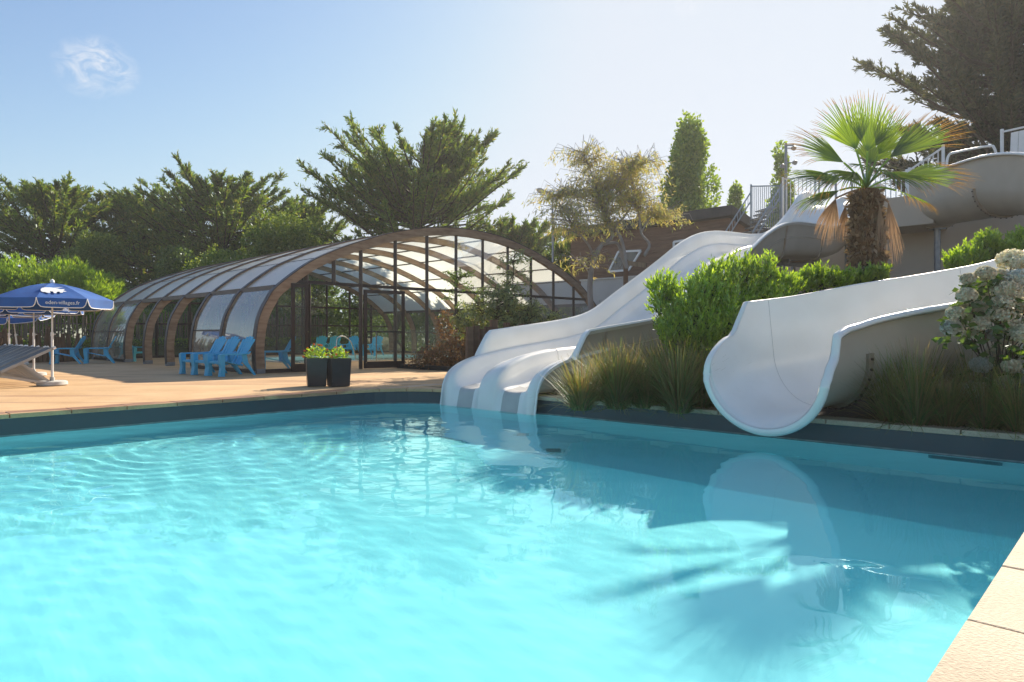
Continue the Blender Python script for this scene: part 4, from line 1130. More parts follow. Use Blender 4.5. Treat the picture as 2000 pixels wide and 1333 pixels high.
# ------------------------------------------------------------ flower planters
def planter(label, loc, rz, seed, hot):
    rr = np.random.default_rng(seed)
    t = thing('flower_planter', label, 'planter', loc, rz, 'pair of dark planters')
    q = MB(); h = .55; a0, a1 = .175, .20
    o = [(-1, -1), (1, -1), (1, 1), (-1, 1)]
    rows = [[(x * a0, y * a0, 0) for x, y in o], [(x * a1, y * a1, h) for x, y in o], [(x * (a1 - .03), y * (a1 - .03), h) for x, y in o], [(x * (a1 - .04), y * (a1 - .04), h - .09) for x, y in o]]
    q.grid(rows, closed=True); q.face([0, 3, 2, 1]); q.build('pot', M['planter'], t, bevel=.006)
    q = MB(); q.poly([(x * (a1 - .035), y * (a1 - .035), h - .06) for x, y in o]); q.build('soil', M['soil'], t, fix=False)
    n = 300; d = rdirs(rr, n); d[:, 2] = np.abs(d[:, 2]) * .9 + .15; d = unit(d)
    rad = rr.uniform(.08, .24 if hot else .2, n)[:, None] * np.array([1, 1, 1.25]); p = d * rad + np.array([0, 0, h - .04])
    lv = leafq(p, unit(d + rr.normal(size=(n, 3)) * .6), rr.uniform(.04, .075, n), .032)
    np_mesh('leaves', lv, 4, M['lf_shrub'], t)
    for k in range(14 if hot else 6):
        u = rdirs(rr, 1)[0]; u[2] = abs(u[2]); c = Vector(u * np.array([.25, .25, .26])) + Vector((0, 0, h + .02))
        nn = 16; dd = rdirs(rr, nn); np_mesh('blossom', leafq(np.array(c)[None] + dd * .004, dd, .026, .022), 4, M['fl_red'], t)
    return t
def rdirs(rr, n): return unit(rr.normal(size=(n, 3)))
planter('black tapered planter full of red and orange flowers, left one of the pair', P(618, 655, 13.15) - Vector((0, 0, 1)), .35, 1, True)
planter('black tapered planter with a smaller yellow green plant, right one of the pair', P(661, 655, 13.1) - Vector((0, 0, 1)), .55, 2, False)

# ------------------------------------------------------------ fences and palisades
def pales(tname, label, cat, p, q, n, h0, h1, wd, mname, tilt, rails=True, tone='pale'):
    t = thing(tname, label, cat, p); p, q = Vector(p), Vector(q); d = q - p
    protos = []
    for k in range(4):
        mm = MB(); r_ = wd * random.uniform(.8, 1.15); mm.tube([(0, 0, 0), (random.uniform(-.01, .01), 0, .5), (0, 0, 1)], [r_ / 2, r_ / 2 * .95, r_ / 2 * .85], 5); protos.append(mm.mesh(tone, M[mname]))
    for k in range(n):
        o = bpy.data.objects.new(tone, protos[k % 4]); col.objects.link(o); o.parent = t
        o.location = d * ((k + random.uniform(-.25, .25)) / n) + Vector((0, random.uniform(-.03, .03), 0))
        o.scale = (1, 1, random.uniform(h0, h1)); o.rotation_euler = (random.gauss(0, tilt), random.gauss(0, tilt), random.uniform(0, 6))
    if rails:
        for z in (.3, 1.5):
            mm = MB(); mm.bar(Vector((0, .05, z)), d + Vector((0, .05, z)), .03, .05); mm.build('rail', M['timber_grey'], t)
    return t
pales('paling_fence', 'tall chestnut paling fence running behind the parasols and the enclosure', 'fence', W(-7, 33.6), W(20, 34.0), 285, 1.85, 2.2, .075, 'timber_grey', .02)
pales('log_palisade', 'low rough palisade of leaning brown logs behind the blue chairs', 'palisade', W(-5.5, 28.9), W(6.9, 29.6), 78, .85, 1.35, .17, 'log', .07, rails=False, tone='log')
pales('timber_palisade', 'short row of upright brown timbers left of the twin slide', 'palisade', W(9.3, 10.15), W(13.2, 10.35), 20, 1.1, 1.35, .19, 'timber', .01, rails=False, tone='timber')
q = MB(); q.grid([[W(a, b, z) + Vector((0, 0, .06 * math.sin(a * 3))) for a in np.linspace(-6, 24, 50)] for b, z in ((32.0, -.05), (32.5, .45), (33.2, .8), (34.4, .9), (36, .4))])
tag(q.build('grass_bank', M['earth'], smooth='all', fix=False), kind='structure')
q = MB()
for k in range(5):
    pass

# ------------------------------------------------------------ vegetation
def trunk_mesh(pts, radii, seg=8, m=0, mb=None):
    mb = mb or MB(); mb.tube(catmull(pts, 3), list(np.interp(np.linspace(0, 1, (len(pts) - 1) * 3 + 1), np.linspace(0, 1, len(radii)), radii)), seg, m); return mb
def cypress(label, loc, H, rad, lo, seed, leaf, limbs=95, lean=(0, 0), flat=1.0, group='dark plumed cypress trees behind the enclosure', dens=1.0, lsz=1.0, skew=False):
    rr = np.random.default_rng(seed)
    t = thing('cypress_tree', label, 'tree', loc, 0, group)
    tr = MB(); tr.tube([(0, 0, -.3), (lean[0] * .3, lean[1] * .3, H * .4), (lean[0], lean[1], H * .9)], [H * .028, H * .02, H * .006], 9)
    P_, D_, Ln = [], [], []
    for i in range(limbs):
        f = rr.uniform(0, 1) ** .9; z0 = H * (lo + (.86 - lo) * f * .92)
        az = i * 2.39996 + rr.uniform(-.4, .4)
        if skew and f > .80 and i % 4: az = rr.uniform(-1.3, 1.0)
        sh = math.sin(math.pi * min(1, (f * .80 + .20))) ** .6 if f > .4 else .85
        reach = rad * rr.uniform(.62, 1.12) * max(.35, sh)
        el = R(4 + 40 * f ** 1.2 + rr.uniform(-9, 14)) * flat
        d0 = np.array([math.cos(az) * math.cos(el), math.sin(az) * math.cos(el), math.sin(el)])
        s0 = np.array([lean[0] * z0 / H, lean[1] * z0 / H, z0])
        ctrl = s0 + d0 * reach * .5 - np.array([0, 0, .06 * reach]); end = s0 + d0 * reach + np.array([0, 0, .10 * reach])
        tr.tube([s0, ctrl, end], [H * .006, H * .004, .02], 4, cap=False)
        ns = int(36 * dens)
        for j in range(ns):
            u = rr.uniform(.12, 1.0) ** .8; p = (1 - u) ** 2 * s0 + 2 * u * (1 - u) * ctrl + u * u * end
            tang = unit(((1 - u) * (ctrl - s0) + u * (end - ctrl))[None])[0]
            sp = unit((tang * 1.1 + rr.normal(size=3) * .42 + np.array([0, 0, .22]))[None])[0]
            L = (.16 * reach * (1.15 - u) + .30) * rr.uniform(.6, 1.5)
            k = 16
            tt = np.linspace(0, 1, k)[:, None]
            P_.append(p + sp * L * tt); D_.append(unit(sp + rr.normal(size=(k, 3)) * .42)); Ln.append(rr.uniform(.21, .40, k) * (1.15 - .5 * tt[:, 0]) * lsz)
    P_, D_, Ln = np.concatenate(P_), np.concatenate(D_), np.concatenate(Ln)
    tr.build('trunk', M['bark'], t, smooth=True, fix=False)
    v = leafq(P_, D_, Ln, Ln * .27)
    np_mesh('crown', v[:, :4], 4, M[leaf], t)
    return t
def at(px, d, z=0): v = P(px, 655, d); v.z = z; return v
G2 = 'dark plumed cypress trees behind the enclosure'
cypress('broad dark cypress at the far left behind the parasols', at(95, 46), 12.6, 6.2, .18, 1, 'lf_cypress', 150, lean=(.5, 0), flat=.75)
cypress('dark cypress in the middle of the left tree line, top pointed', at(280, 50), 13.0, 5.6, .18, 2, 'lf_cypress', 135, flat=.75)
cypress('wide dark cypress behind the roof, tallest of the left tree line', at(440, 47), 13.4, 7.2, .20, 3, 'lf_cypress', 165, lean=(-.6, 0), flat=.72)
cypress('dark cypress peeping out behind the light green tree', at(570, 52), 12.3, 4.6, .25, 8, 'lf_cypress', 100, lean=(1.5, 0))
cypress('large isolated dark cypress above the enclosure ridge with a leaning top', at(775, 43), 15.2, 7.6, .26, 4, 'lf_cypress', 185, lean=(2.4, 0), flat=.74, skew=True)
cypress('small low dark cypress beside the street lamp', at(1000, 44), 9.0, 4.0, .38, 5, 'lf_cypress', 80, flat=.7)
cypress('small dark cypress behind the pale eucalyptus trunk', at(1130, 38), 7.6, 2.6, .2, 6, 'lf_cypress', 60, flat=.6, group=None)
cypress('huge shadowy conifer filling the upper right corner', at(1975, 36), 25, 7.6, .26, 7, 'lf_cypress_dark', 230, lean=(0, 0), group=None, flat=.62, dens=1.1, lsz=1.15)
t = thing('conifer_trunks', 'bare dark lower trunk beside the main trunk of the corner conifer', 'tree', at(1990, 34))
mb = MB(); trunk_mesh([(0, 0, 0), (-.2, 0, 5), (.3, 0, 9), (1.2, 0, 13)], [.38, .32, .25, .12], mb=mb); trunk_mesh([(0, 0, 6.2), (-1.0, 0, 8.4), (-1.6, 0, 10.5), (-2.6, .3, 12)], [.16, .14, .1, .05], mb=mb); trunk_mesh([(.1, 0, 7.4), (1.4, 0, 9.5), (2.2, 0, 12)], [.15, .1, .05], mb=mb)
mb.build('trunk', M['bark'], t, smooth=True)

def leafy(name, label, cat, loc, blobs, n, leaf, ll=.16, lw=.09, up=.2, tuft=1, spread=.6, shell=(.72, 1.06), trunk=None, group=None, seed=0, bump=.22, tmat='bark', down=0.0, stray=1.14, sprig=0.0):
    """blobs: list of (x, y, z, rx, ry, rz)"""
    rr = np.random.default_rng(seed + 100)
    t = thing(name, label, cat, loc, 0, group)
    B = np.array(blobs, float); vol = (B[:, 3] * B[:, 4] * B[:, 5]) ** (2 / 3); pick = rr.choice(len(B), n, p=vol / vol.sum())
    d = rdirs(rr, n)
    lump = 1 + bump * np.sin(d[:, 0] * 7 + pick * 1.7) * np.sin(d[:, 1] * 6 + pick) * np.cos(d[:, 2] * 8 + pick * 2.1)
    rad = rr.uniform(shell[0], shell[1], n) * lump
    rad = np.where(rr.random(n) < .2, rad * rr.uniform(1.0, stray, n), rad)
    c = B[pick, :3] + d * B[pick, 3:] * rad[:, None]
    keep = c[:, 2] > -.02; c, d = c[keep], d[keep]; m_ = len(c)
    base = np.repeat(c, tuft, 0); dd = np.repeat(d, tuft, 0)
    if sprig:
        ax = unit(d * .55 + np.array([0, 0, 1.0]) + rr.normal(size=(m_, 3)) * .25); sl_ = rr.uniform(.3, 1.0, m_) * sprig
        base = base + np.repeat(ax * sl_[:, None], tuft, 0) * np.tile(np.linspace(0, 1, tuft), m_)[:, None]; dd = np.repeat(ax, tuft, 0)
    dirs = unit(dd * (1 - down) + np.array([0, 0, up]) + rr.normal(size=(m_ * tuft, 3)) * spread)
    L = rr.uniform(.65, 1.25, m_ * tuft) * ll
    np_mesh('crown', leafq(base, dirs, L, L * (lw / ll)), 4, M[leaf], t)
    if trunk:
        mb = MB()
        for pts, rds in trunk: trunk_mesh(pts, rds, mb=mb)
        mb.build('trunk', M[tmat], t, smooth=True, fix=False)
    return t
def blobs_in(rr, n, c, r, br, flat=1.0):
    o = []
    for _ in range(n):
        d = unit(rr.normal(size=3)[None])[0] * rr.uniform(.3, .92); b = br * rr.uniform(.7, 1.25)
        o.append((c[0] + d[0] * r[0], c[1] + d[1] * r[1], c[2] + d[2] * r[2], b, b, b * flat))
    return o
q_ = np.random.default_rng(3)
# bright round pines at the left
leafy('pine_bush', 'bright green rounded pine right of and above the nearest parasol', 'tree', at(178, 36), blobs_in(q_, 26, (0, 0, 2.9), (2.1, 2.0, 1.5), 1.0), 6500, 'lf_pine', .26, .035, up=.8, tuft=7, spread=.45, trunk=[([(0, 0, 0), (0, 0, 2)], [.2, .14])], group='bright rounded pines', seed=1)
leafy('pine_bush', 'bright green rounded pine at the left picture edge', 'tree', at(28, 33), blobs_in(q_, 20, (0, 0, 2.9), (1.7, 1.8, 1.5), .95), 5000, 'lf_pine', .24, .035, up=.8, tuft=7, spread=.45, trunk=[([(0, 0, 0), (0, 0, 2)], [.2, .14])], group='bright rounded pines', seed=2)
leafy('pine_bush', 'small bright green pine where the enclosure roof meets the bushes', 'tree', at(262, 33.5), blobs_in(q_, 10, (0, 0, 1.5), (1.1, 1.0, .9), .6), 2200, 'lf_pine', .22, .035, up=.8, tuft=7, spread=.45, trunk=[([(0, 0, 0), (0, 0, 1)], [.12, .1])], group='bright rounded pines', seed=3)
# light broadleaf trees and saplings
leafy('broadleaf_tree', 'light green broadleaf tree right behind the enclosure roof', 'tree', at(560, 42), blobs_in(q_, 34, (0, 0, 6.2), (2.4, 2.2, 3.2), 1.1), 36000, 'lf_light', .20, .10, up=-.2, spread=.9, trunk=[([(0, 0, 0), (.1, 0, 4), (.2, 0, 8)], [.22, .16, .06]), ([(0, 0, 3), (-1.2, 0, 6)], [.12, .05])], group='light green trees behind the enclosure', seed=4, down=.3)
leafy('broadleaf_tree', 'lower light green tree sloping down to the enclosure roof', 'tree', at(465, 40), blobs_in(q_, 30, (0, 0, 3.8), (3.0, 2.0, 2.2), 1.0), 30000, 'lf_light', .19, .09, up=-.1, spread=.9, trunk=[([(0, 0, 0), (-.1, 0, 3)], [.2, .1])], group='light green trees behind the enclosure', seed=5, down=.3)
leafy('broadleaf_tree', 'small bright sapling left of the enclosure in front of the cypresses', 'tree', at(185, 43), blobs_in(q_, 16, (0, 0, 6.0), (1.6, 1.2, 1.9), .75), 11000, 'lf_light', .18, .09, up=.3, spread=.9, trunk=[([(0, 0, 0), (0, 0, 5)], [.14, .05])], group='light green trees behind the enclosure', seed=6)
leafy('broadleaf_tree', 'dull green young tree behind the middle of the enclosure roof', 'tree', at(360, 41), blobs_in(q_, 18, (0, 0, 4.0), (1.5, 1.4, 2.2), .8), 14000, 'lf_hedge', .18, .09, up=.1, spread=.9, trunk=[([(0, 0, 0), (.1, 0, 3), (-.2, 0, 6.3)], [.12, .1, .04]), ([(0, 0, 3), (.8, 0, 5.8)], [.07, .03])], group=None, seed=7, tmat='bark_pale')
leafy('broadleaf_tree', 'yellow green leafy tree low behind the enclosure crown', 'tree', at(862, 40), blobs_in(q_, 14, (0, 0, 5.2), (1.9, 1.0, 1.8), .8), 9000, 'lf_poplar', .17, .10, up=.1, spread=.9, trunk=[([(0, 0, 0), (0, 0, 4)], [.14, .05])], seed=8)
# dark understorey behind the fence
for k, (px, d, wx, hz) in enumerate(((60, 41, 4.5, 3.6), (215, 42, 3.5, 4.0), (330, 38, 3.2, 3.6), (430, 38, 3.2, 3.2), (520, 38, 3.0, 2.8))):
    leafy('dark_bush', ['broad dark bush behind the left pine and the parasols', 'broad dark bush between the bright pine and the enclosure', 'dark bush left of the pale stemmed young tree', 'dark bush below the sloping light green tree', 'dark bush behind the roof below the light broadleaf tree'][k], 'bush', at(px, d), blobs_in(q_, 16, (0, 0, hz * .5), (wx * .75, 1.2, hz * .5), 1.0), 9000, 'lf_hedge', .2, .10, up=.1, spread=.9, group='dark bushes behind the fence', seed=20 + k)
for k, (px, d, wx, hz) in enumerate(((610, 50, 4.2, 5.0), (720, 49, 4.2, 5.4), (830, 48, 3.8, 4.8), (940, 50, 3.6, 5.4), (1050, 46, 3.4, 4.6), (1150, 44, 3.2, 5.0))):
    leafy('dark_bush', ['dark bush seen through the open doorway above the three far chairs', 'dark bush seen through the glass door leaf', 'dark bush behind the tall cypress trunk base', 'dark bush below the small cypress', 'dark bush at the street lamp base', 'dark bush left of the timber cabin'][k], 'bush', at(px, d), blobs_in(q_, 16, (0, 0, hz * .5), (wx * .8, 1.2, hz * .5), 1.2), 8000, 'lf_hedge', .26, .13, up=.1, spread=.9, group='dark bushes beyond the enclosure', seed=120 + k)
# poplars
def poplar(label, px, d, H, rad, seed, n, lo=.18):
    rr = np.random.default_rng(seed); bl = []
    for k in range(46):
        f = rr.uniform(0, 1); z = H * (lo + (1 - lo) * f) ; rw = rad * max(.08, (1 - f) ** .75) * rr.uniform(.3, 1.0); a = rr.uniform(0, 6.28)
        b = rad * .42 * (1.15 - .6 * f); bl.append((rw * math.cos(a) * .8, rw * math.sin(a) * .8, z - b, b, b, b * 1.7))
    return leafy('poplar_tree', label, 'tree', at(px, d), bl, n, 'lf_poplar', .21, .15, up=.5, spread=.9, trunk=[([(0, 0, 0), (0, 0, H * .5), (0, 0, H * .95)], [.22, .14, .03])], group='yellow green poplars on the right', seed=seed)
poplar('large conical yellow green poplar above the timber cabin', 1349, 38, 13.4, 2.9, 31, 60000)
poplar('small poplar between the large poplar and the railing', 1437, 42, 10.4, 1.3, 32, 14000)
poplar('narrow tall poplar beside the mast with three lamps', 1526, 44, 13.5, 1.55, 33, 22000)
leafy('hedge', 'clipped dark green hedge seen through the enclosure glass at its far end', 'hedge', W(17, 36.2), [(k * 1.0 * .693, k * 1.0 * .721, 1.1, .8, .8, 1.25) for k in range(-6, 10)], 16000, 'lf_hedge', .12, .07, up=.1, spread=.9, seed=40)
leafy('hedge', 'green hedge behind the far side wall of the enclosure', 'hedge', W(24.6, 24), [(-k * .9 * .721, k * .9 * .693, 1.1, .7, .7, 1.3) for k in range(-8, 10)], 15000, 'lf_hedge', .12, .07, up=.1, spread=.9, seed=41)
leafy('bank_plants', 'low ground cover plants on the bank in front of the paling fence', 'ground cover', W(4, 32.9), [(k * .7 * .693, k * .7 * .721, .55, .5, .4, .28) for k in range(-14, 26)], 16000, 'lf_light', .12, .05, up=.6, spread=.8, seed=42)
bpy.data.objects['bank_plants']['kind'] = 'stuff'

# russet bush and young eucalyptus
leafy('russet_bush', 'russet brown bushy shrub in front of the glazed gable', 'shrub', W(13.0, 15.0, .05), [(0, 0, .35, .9, .7, .38), (.35, .1, .72, .55, .5, .38), (.62, .3, 1.1, .32, .3, .34), (-.55, -.2, .2, .7, .5, .25), (-.2, .35, 1.2, .3, .28, .5), (.9, .3, .3, .8, .6, .4)], 9000, 'lf_red', .075, .035, up=.4, spread=.9, seed=50, shell=(.5, 1.1), trunk=[([(0, 0, 0), (0, 0, .6)], [.04, .02])])
def branchy(name, label, cat, loc, stems, leaf, n_tw, ll, lw, tmat, seed, droop=.6, rad=.05, tw=.5, group=None, klv=14):
    rr = np.random.default_rng(seed); t = thing(name, label, cat, loc, 0, group); mb = MB(); P_, D_ = [], []
    L0 = Vector(loc)
    for pts, r0, r1, leafy_from, dens in stems:
        pts = [Vector(p) - L0 for p in pts]; c = catmull(pts, 5); n = len(c)
        mb.tube(c, list(np.linspace(r0, r1, n)), 7, cap=False)
        for j in range(int(n_tw * dens)):
            u = rr.uniform(leafy_from, 1); i = min(n - 2, int(u * (n - 1))); p = c[i].lerp(c[i + 1], rr.uniform())
            d = rdirs(rr, 1)[0]; d[2] = abs(d[2]) * .6; L = tw * rr.uniform(.3, 1.25)
            e = np.array(p) + d * L; e2 = e + np.array([d[0] * .2, d[1] * .2, -droop * .5]) * L
            if L > .25: mb.tube([p, tuple(e), tuple(e2)], [.010, .006, .003], 3, cap=False)
            tt = rr.uniform(.25, 1, klv)[:, None]
            q = np.array(p) * (1 - tt) ** 2 + 2 * e * tt * (1 - tt) + e2 * tt * tt
            P_.append(q + rr.normal(size=(klv, 3)) * .05 * tw); D_.append(unit(d * .4 + rr.normal(size=(klv, 3)) * .55 + np.array([0, 0, -droop])))
    P_, D_ = np.concatenate(P_), np.concatenate(D_); L = rr.uniform(.6, 1.2, len(P_)) * ll
    mb.build('branches', M[tmat], t, smooth=True, fix=False); np_mesh('leaves', leafq(P_, D_, L, L * lw / ll), 4, M[leaf], t); return t
D = 20.0
def S(*a): return [P(x, y, D + dz) for x, y, dz in a]
st = [(S((1158, 655, 0), (1152, 560, 0), (1160, 508, 0), (1176, 478, .1), (1196, 462, .2), (1184, 432, .3), (1172, 400, .4), (1160, 350, .5)), 0.094, 0.024, .62, 1.0),
      (S((1161, 505, 0), (1150, 480, -.3), (1130, 455, -.6), (1112, 430, -.8), (1095, 400, -.9)), 0.043, 0.012, .45, 1.0),
      (S((1176, 478, .1), (1205, 476, .3), (1216, 505, .2), (1224, 525, 0)), 0.050, 0.048, 1.0, 0),
      (S((1224, 525, 0), (1214, 470, .2), (1196, 440, .3), (1178, 405, .4), (1165, 365, .4), (1150, 325, .5), (1135, 295, .6)), 0.061, 0.010, .5, 1.3),
      (S((1200, 442, .3), (1222, 420, .5), (1238, 390, .8), (1236, 350, 1.0), (1248, 318, 1.2)), 0.036, 0.008, .45, 1.0),
      (S((1258, 500, .6), (1268, 478, .7), (1252, 455, .8), (1248, 420, .9), (1236, 398, .9), (1206, 372, .8), (1190, 340, .8)), 0.054, 0.010, .5, 1.2),
      (S((1150, 640, 0), (1152, 545, -.1), (1140, 520, -.2), (1125, 505, -.3)), 0.022, 0.008, .6, .15),
      (S((1252, 455, .8), (1270, 425, 1.2), (1282, 420, 1.4), (1296, 425, 1.5)), 0.029, 0.008, .4, .7),
      (S((1172, 400, .4), (1130, 385, .2), (1105, 380, 0), (1085, 392, 0)), 0.022, 0.006, .3, .7),
      (S((1178, 405, .4), (1205, 360, .0), (1225, 330, -.3), (1262, 318, -.4)), 0.022, 0.006, .4, .7)]
branchy('eucalyptus_tree', 'eucalyptus with pale twisting trunk and sparse brownish hanging leaves', 'tree', (st[0][0][0].x, st[0][0][0].y, 0), st, 'lf_euc', 135, .17, .030, 'bark_pale', 60, droop=.75, tw=.85, klv=13)
D = 16.5
st = [(S((985, 700, 0), (990, 640, 0), (1000, 580, 0), (1004, 500, .1)), .03, .006, .2, 1), (S((975, 700, 0), (955, 640, 0), (930, 590, -.2)), .02, .005, .3, .7), (S((990, 700, 0), (1020, 640, .1), (1040, 600, .2)), .02, .005, .3, 1),
      (S((980, 700, 0), (970, 620, -.4), (975, 560, -.5)), .02, .005, .3, .8), (S((1000, 700, 0), (1050, 650, .3), (1072, 618, .4)), .015, .005, .4, .5), (S((960, 700, 0), (920, 650, -.2), (905, 625, -.2)), .02, .005, .3, .6)]
branchy('young_eucalyptus', 'bushy young eucalyptus with long green leaves left of the twin slide', 'shrub', (st[0][0][0].x, st[0][0][0].y, 0), st, 'lf_eucg', 110, .12, .03, 'bark', 61, droop=.5, tw=.45, klv=18)
D = 17.5
st = [(S((905, 715, 0), (895, 640, 0), (893, 560, .1), (900, 535, .1)), .02, .004, .3, 1), (S((905, 715, 0), (930, 640, 0), (925, 560, .1)), .02, .004, .3, .7)]
branchy('silver_shrub', 'thin silvery green shrub rising between russet bush and young eucalyptus', 'shrub', (st[0][0][0].x, st[0][0][0].y, 0), st, 'lf_hedge', 70, .07, .03, 'bark', 62, droop=.1, tw=.4, klv=14)

# fresh green shrubs between the slides
def bedat(v):
    a = .693 * v.x + .721 * v.y; b = -.721 * v.x + .693 * v.y; return bedz(a, b)
def shrub(name, label, cx, D, bl, n, seed, leaf='lf_shrub', dark=True, ll=.075, lw=.026, tuft=14, group=None):
    loc = at(cx, D); loc.z = bedat(loc) - .05
    L = []
    for px, py, rpx, ry, dd in bl:
        c = P(px, py, D + dd) - loc; r = rpx / 1300 * D; L.append((c.x, c.y, c.z, r, r, ry / 1300 * D))
    t = leafy(name, label, 'shrub', loc, L, n, leaf, ll, lw, up=.5, tuft=tuft, spread=.5, shell=(.45, 1.0), stray=1.1, bump=.3, sprig=.24, seed=seed, group=group, trunk=[([(0, 0, 0), (0, 0, .5)], [.05, .03])])
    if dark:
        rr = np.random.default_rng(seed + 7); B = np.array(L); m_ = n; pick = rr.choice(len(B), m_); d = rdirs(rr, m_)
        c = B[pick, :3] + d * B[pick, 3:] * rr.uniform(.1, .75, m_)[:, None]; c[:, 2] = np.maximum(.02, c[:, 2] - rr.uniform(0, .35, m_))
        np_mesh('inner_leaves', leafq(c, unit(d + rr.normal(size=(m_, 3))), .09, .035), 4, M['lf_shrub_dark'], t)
    return t
shrub('green_shrub', 'small airy green shrub in front of the twin slide wall', 1298, 10.9, [(1295, 572, 24, 24, 0), (1318, 582, 16, 18, 0), (1285, 600, 14, 18, 0), (1305, 640, 16, 40, .1)], 260, 70, group='fresh green shrubs between the slides')
shrub('green_shrub', 'large fresh green shrub between the twin slide and the open flume', 1430, 10.6,
      [(1380, 575, 36, 34, 0), (1420, 548, 28, 30, .1), (1455, 535, 26, 26, .2), (1480, 560, 34, 34, .2), (1525, 568, 30, 26, .2), (1430, 600, 50, 40, 0), (1500, 590, 42, 30, .1), (1370, 620, 40, 50, -.1), (1350, 660, 45, 45, -.2), (1410, 660, 50, 60, -.2), (1345, 605, 34, 40, 0), (1320, 650, 34, 50, -.1), (1375, 700, 40, 40, -.3), (1440, 640, 40, 60, -.1), (1500, 630, 40, 50, 0), (1395, 545, 16, 22, .1), (1500, 535, 16, 24, .2), (1550, 572, 16, 16, .2)], 2300, 71, group='fresh green shrubs between the slides')
shrub('green_shrub', 'low row of green shoots at the foot of the palm', 1650, 11.3, [(1600, 553, 22, 14, 0), (1640, 556, 22, 12, 0), (1680, 552, 18, 12, 0), (1715, 546, 14, 12, 0), (1575, 560, 18, 14, 0)], 650, 72, group='fresh green shrubs between the slides')
shrub('green_shrub', 'loose green shrub right of the flume post above the white slide wall', 1910, 12.2, [(1890, 520, 30, 26, 0), (1930, 485, 18, 22, 0), (1945, 505, 22, 18, 0), (1980, 515, 34, 30, 0), (1865, 522, 16, 16, 0), (1995, 480, 20, 20, .3)], 1100, 73, group='fresh green shrubs between the slides')

# tussock grasses
def tussock(label, loc, nb, L, seed, spread=.5, wd=.0062, group='tussock grasses in the planting bed'):
    rr = np.random.default_rng(seed)
    t = thing('grass_tussock', label, 'ornamental grass', loc, 0, group)
    nb = int(nb * 1.7); az = rr.uniform(0, 6.28, nb); tilt = np.abs(rr.normal(0, spread, nb)) + .05; ln = L * rr.uniform(.45, 1.15, nb)
    h = np.stack([np.cos(az), np.sin(az), np.zeros(nb)], 1); side = np.stack([-np.sin(az), np.cos(az), np.zeros(nb)], 1)
    p = h * rr.uniform(0, .14, nb)[:, None]; quads = []; bend = rr.uniform(.15, .75, nb) * (.5 + tilt)
    prev = p; segs = 5
    for s in range(segs):
        a = tilt + bend * (s / segs) * 1.5
        d = h * np.sin(a)[:, None] + np.array([0, 0, 1]) * np.cos(a)[:, None]
        nx = prev + d * (ln / segs)[:, None]; nx[:, 2] = np.maximum(nx[:, 2], .015)
        w0 = wd * (1 - s / segs) + .0012; w1 = wd * (1 - (s + 1) / segs) + .0008
        quads.append(np.stack([prev - side * w0, prev + side * w0, nx + side * w1, nx - side * w1], 1)); prev = nx
    # weld each blade: one strip of quads sharing vertices
    v = np.zeros((nb, segs * 2 + 2, 3))
    for s in range(segs): v[:, s * 2] = quads[s][:, 0]; v[:, s * 2 + 1] = quads[s][:, 1]
    v[:, segs * 2] = quads[-1][:, 3]; v[:, segs * 2 + 1] = quads[-1][:, 2]
    k = segs * 2 + 2; me = bpy.data.meshes.new('blades'); me.vertices.add(nb * k); me.vertices.foreach_set('co', v.astype(np.float32).ravel())
    f = np.array([[s * 2, s * 2 + 1, s * 2 + 3, s * 2 + 2] for s in range(segs)]); F = (f[None] + (np.arange(nb) * k)[:, None, None]).reshape(-1, 4)
    me.loops.add(F.size); me.loops.foreach_set('vertex_index', F.ravel().astype(np.int32)); me.polygons.add(len(F))
    me.polygons.foreach_set('loop_start', np.arange(0, F.size, 4, dtype=np.int32)); me.polygons.foreach_set('loop_total', np.full(len(F), 4, dtype=np.int32)); me.update(calc_edges=True)
    me.materials.append(M['lf_grass']); o = link('blades', me, t); o['kind'] = 'stuff'
    return t
spots = [(1135, 9.35, .75, 380), (1205, 9.5, .95, 700), (1262, 9.6, .8, 420), (1325, 9.0, .95, 650), (1372, 9.35, .9, 460), (1170, 10.4, .8, 320), (1350, 9.9, .9, 360), (1440, 9.6, .7, 260), (1235, 10.3, 1.0, 420), (1300, 10.2, 1.0, 420)]
lab = ['low tussock right beside the twin slide nose', 'large arching green tussock between twin slide and fresh shrub', 'tussock in the middle of the bed front', 'tall tussock with straw blades left of the flume mouth', 'straw coloured tussock touching the flume mouth', 'back tussock close to the twin slide underside', 'back tussock under the large green shrub', 'small tussock behind the flume mouth', 'second row tussock behind the large arching one', 'second row tussock below the small airy shrub']
for k, (px, d, L, nb) in enumerate(spots):
    v = at(px, d); v.z = bedat(v) - .02; tussock(lab[k], v, nb, L, 80 + k)
spots = [(1745, 7.75, .85, 300), (1790, 7.5, .95, 420), (1850, 7.4, .8, 360), (1925, 7.2, .75, 420), (1990, 6.95, .75, 460), (2060, 6.8, .8, 360), (1900, 8.2, .8, 260)]
lab = ['thin tussock just right of the flume joint flange', 'tall upright tussock in front of the dark flume side', 'tussock left of the low hydrangea heads', 'brown mat like tussock under the hydrangea', 'tussock at the right picture edge by the coping', 'tussock cut by the right picture edge', 'tussock behind the low hydrangea heads']
for k, (px, d, L, nb) in enumerate(spots):
    v = at(px, d); v.z = bedat(v) - .02; tussock(lab[k], v, nb, L, 95 + k)

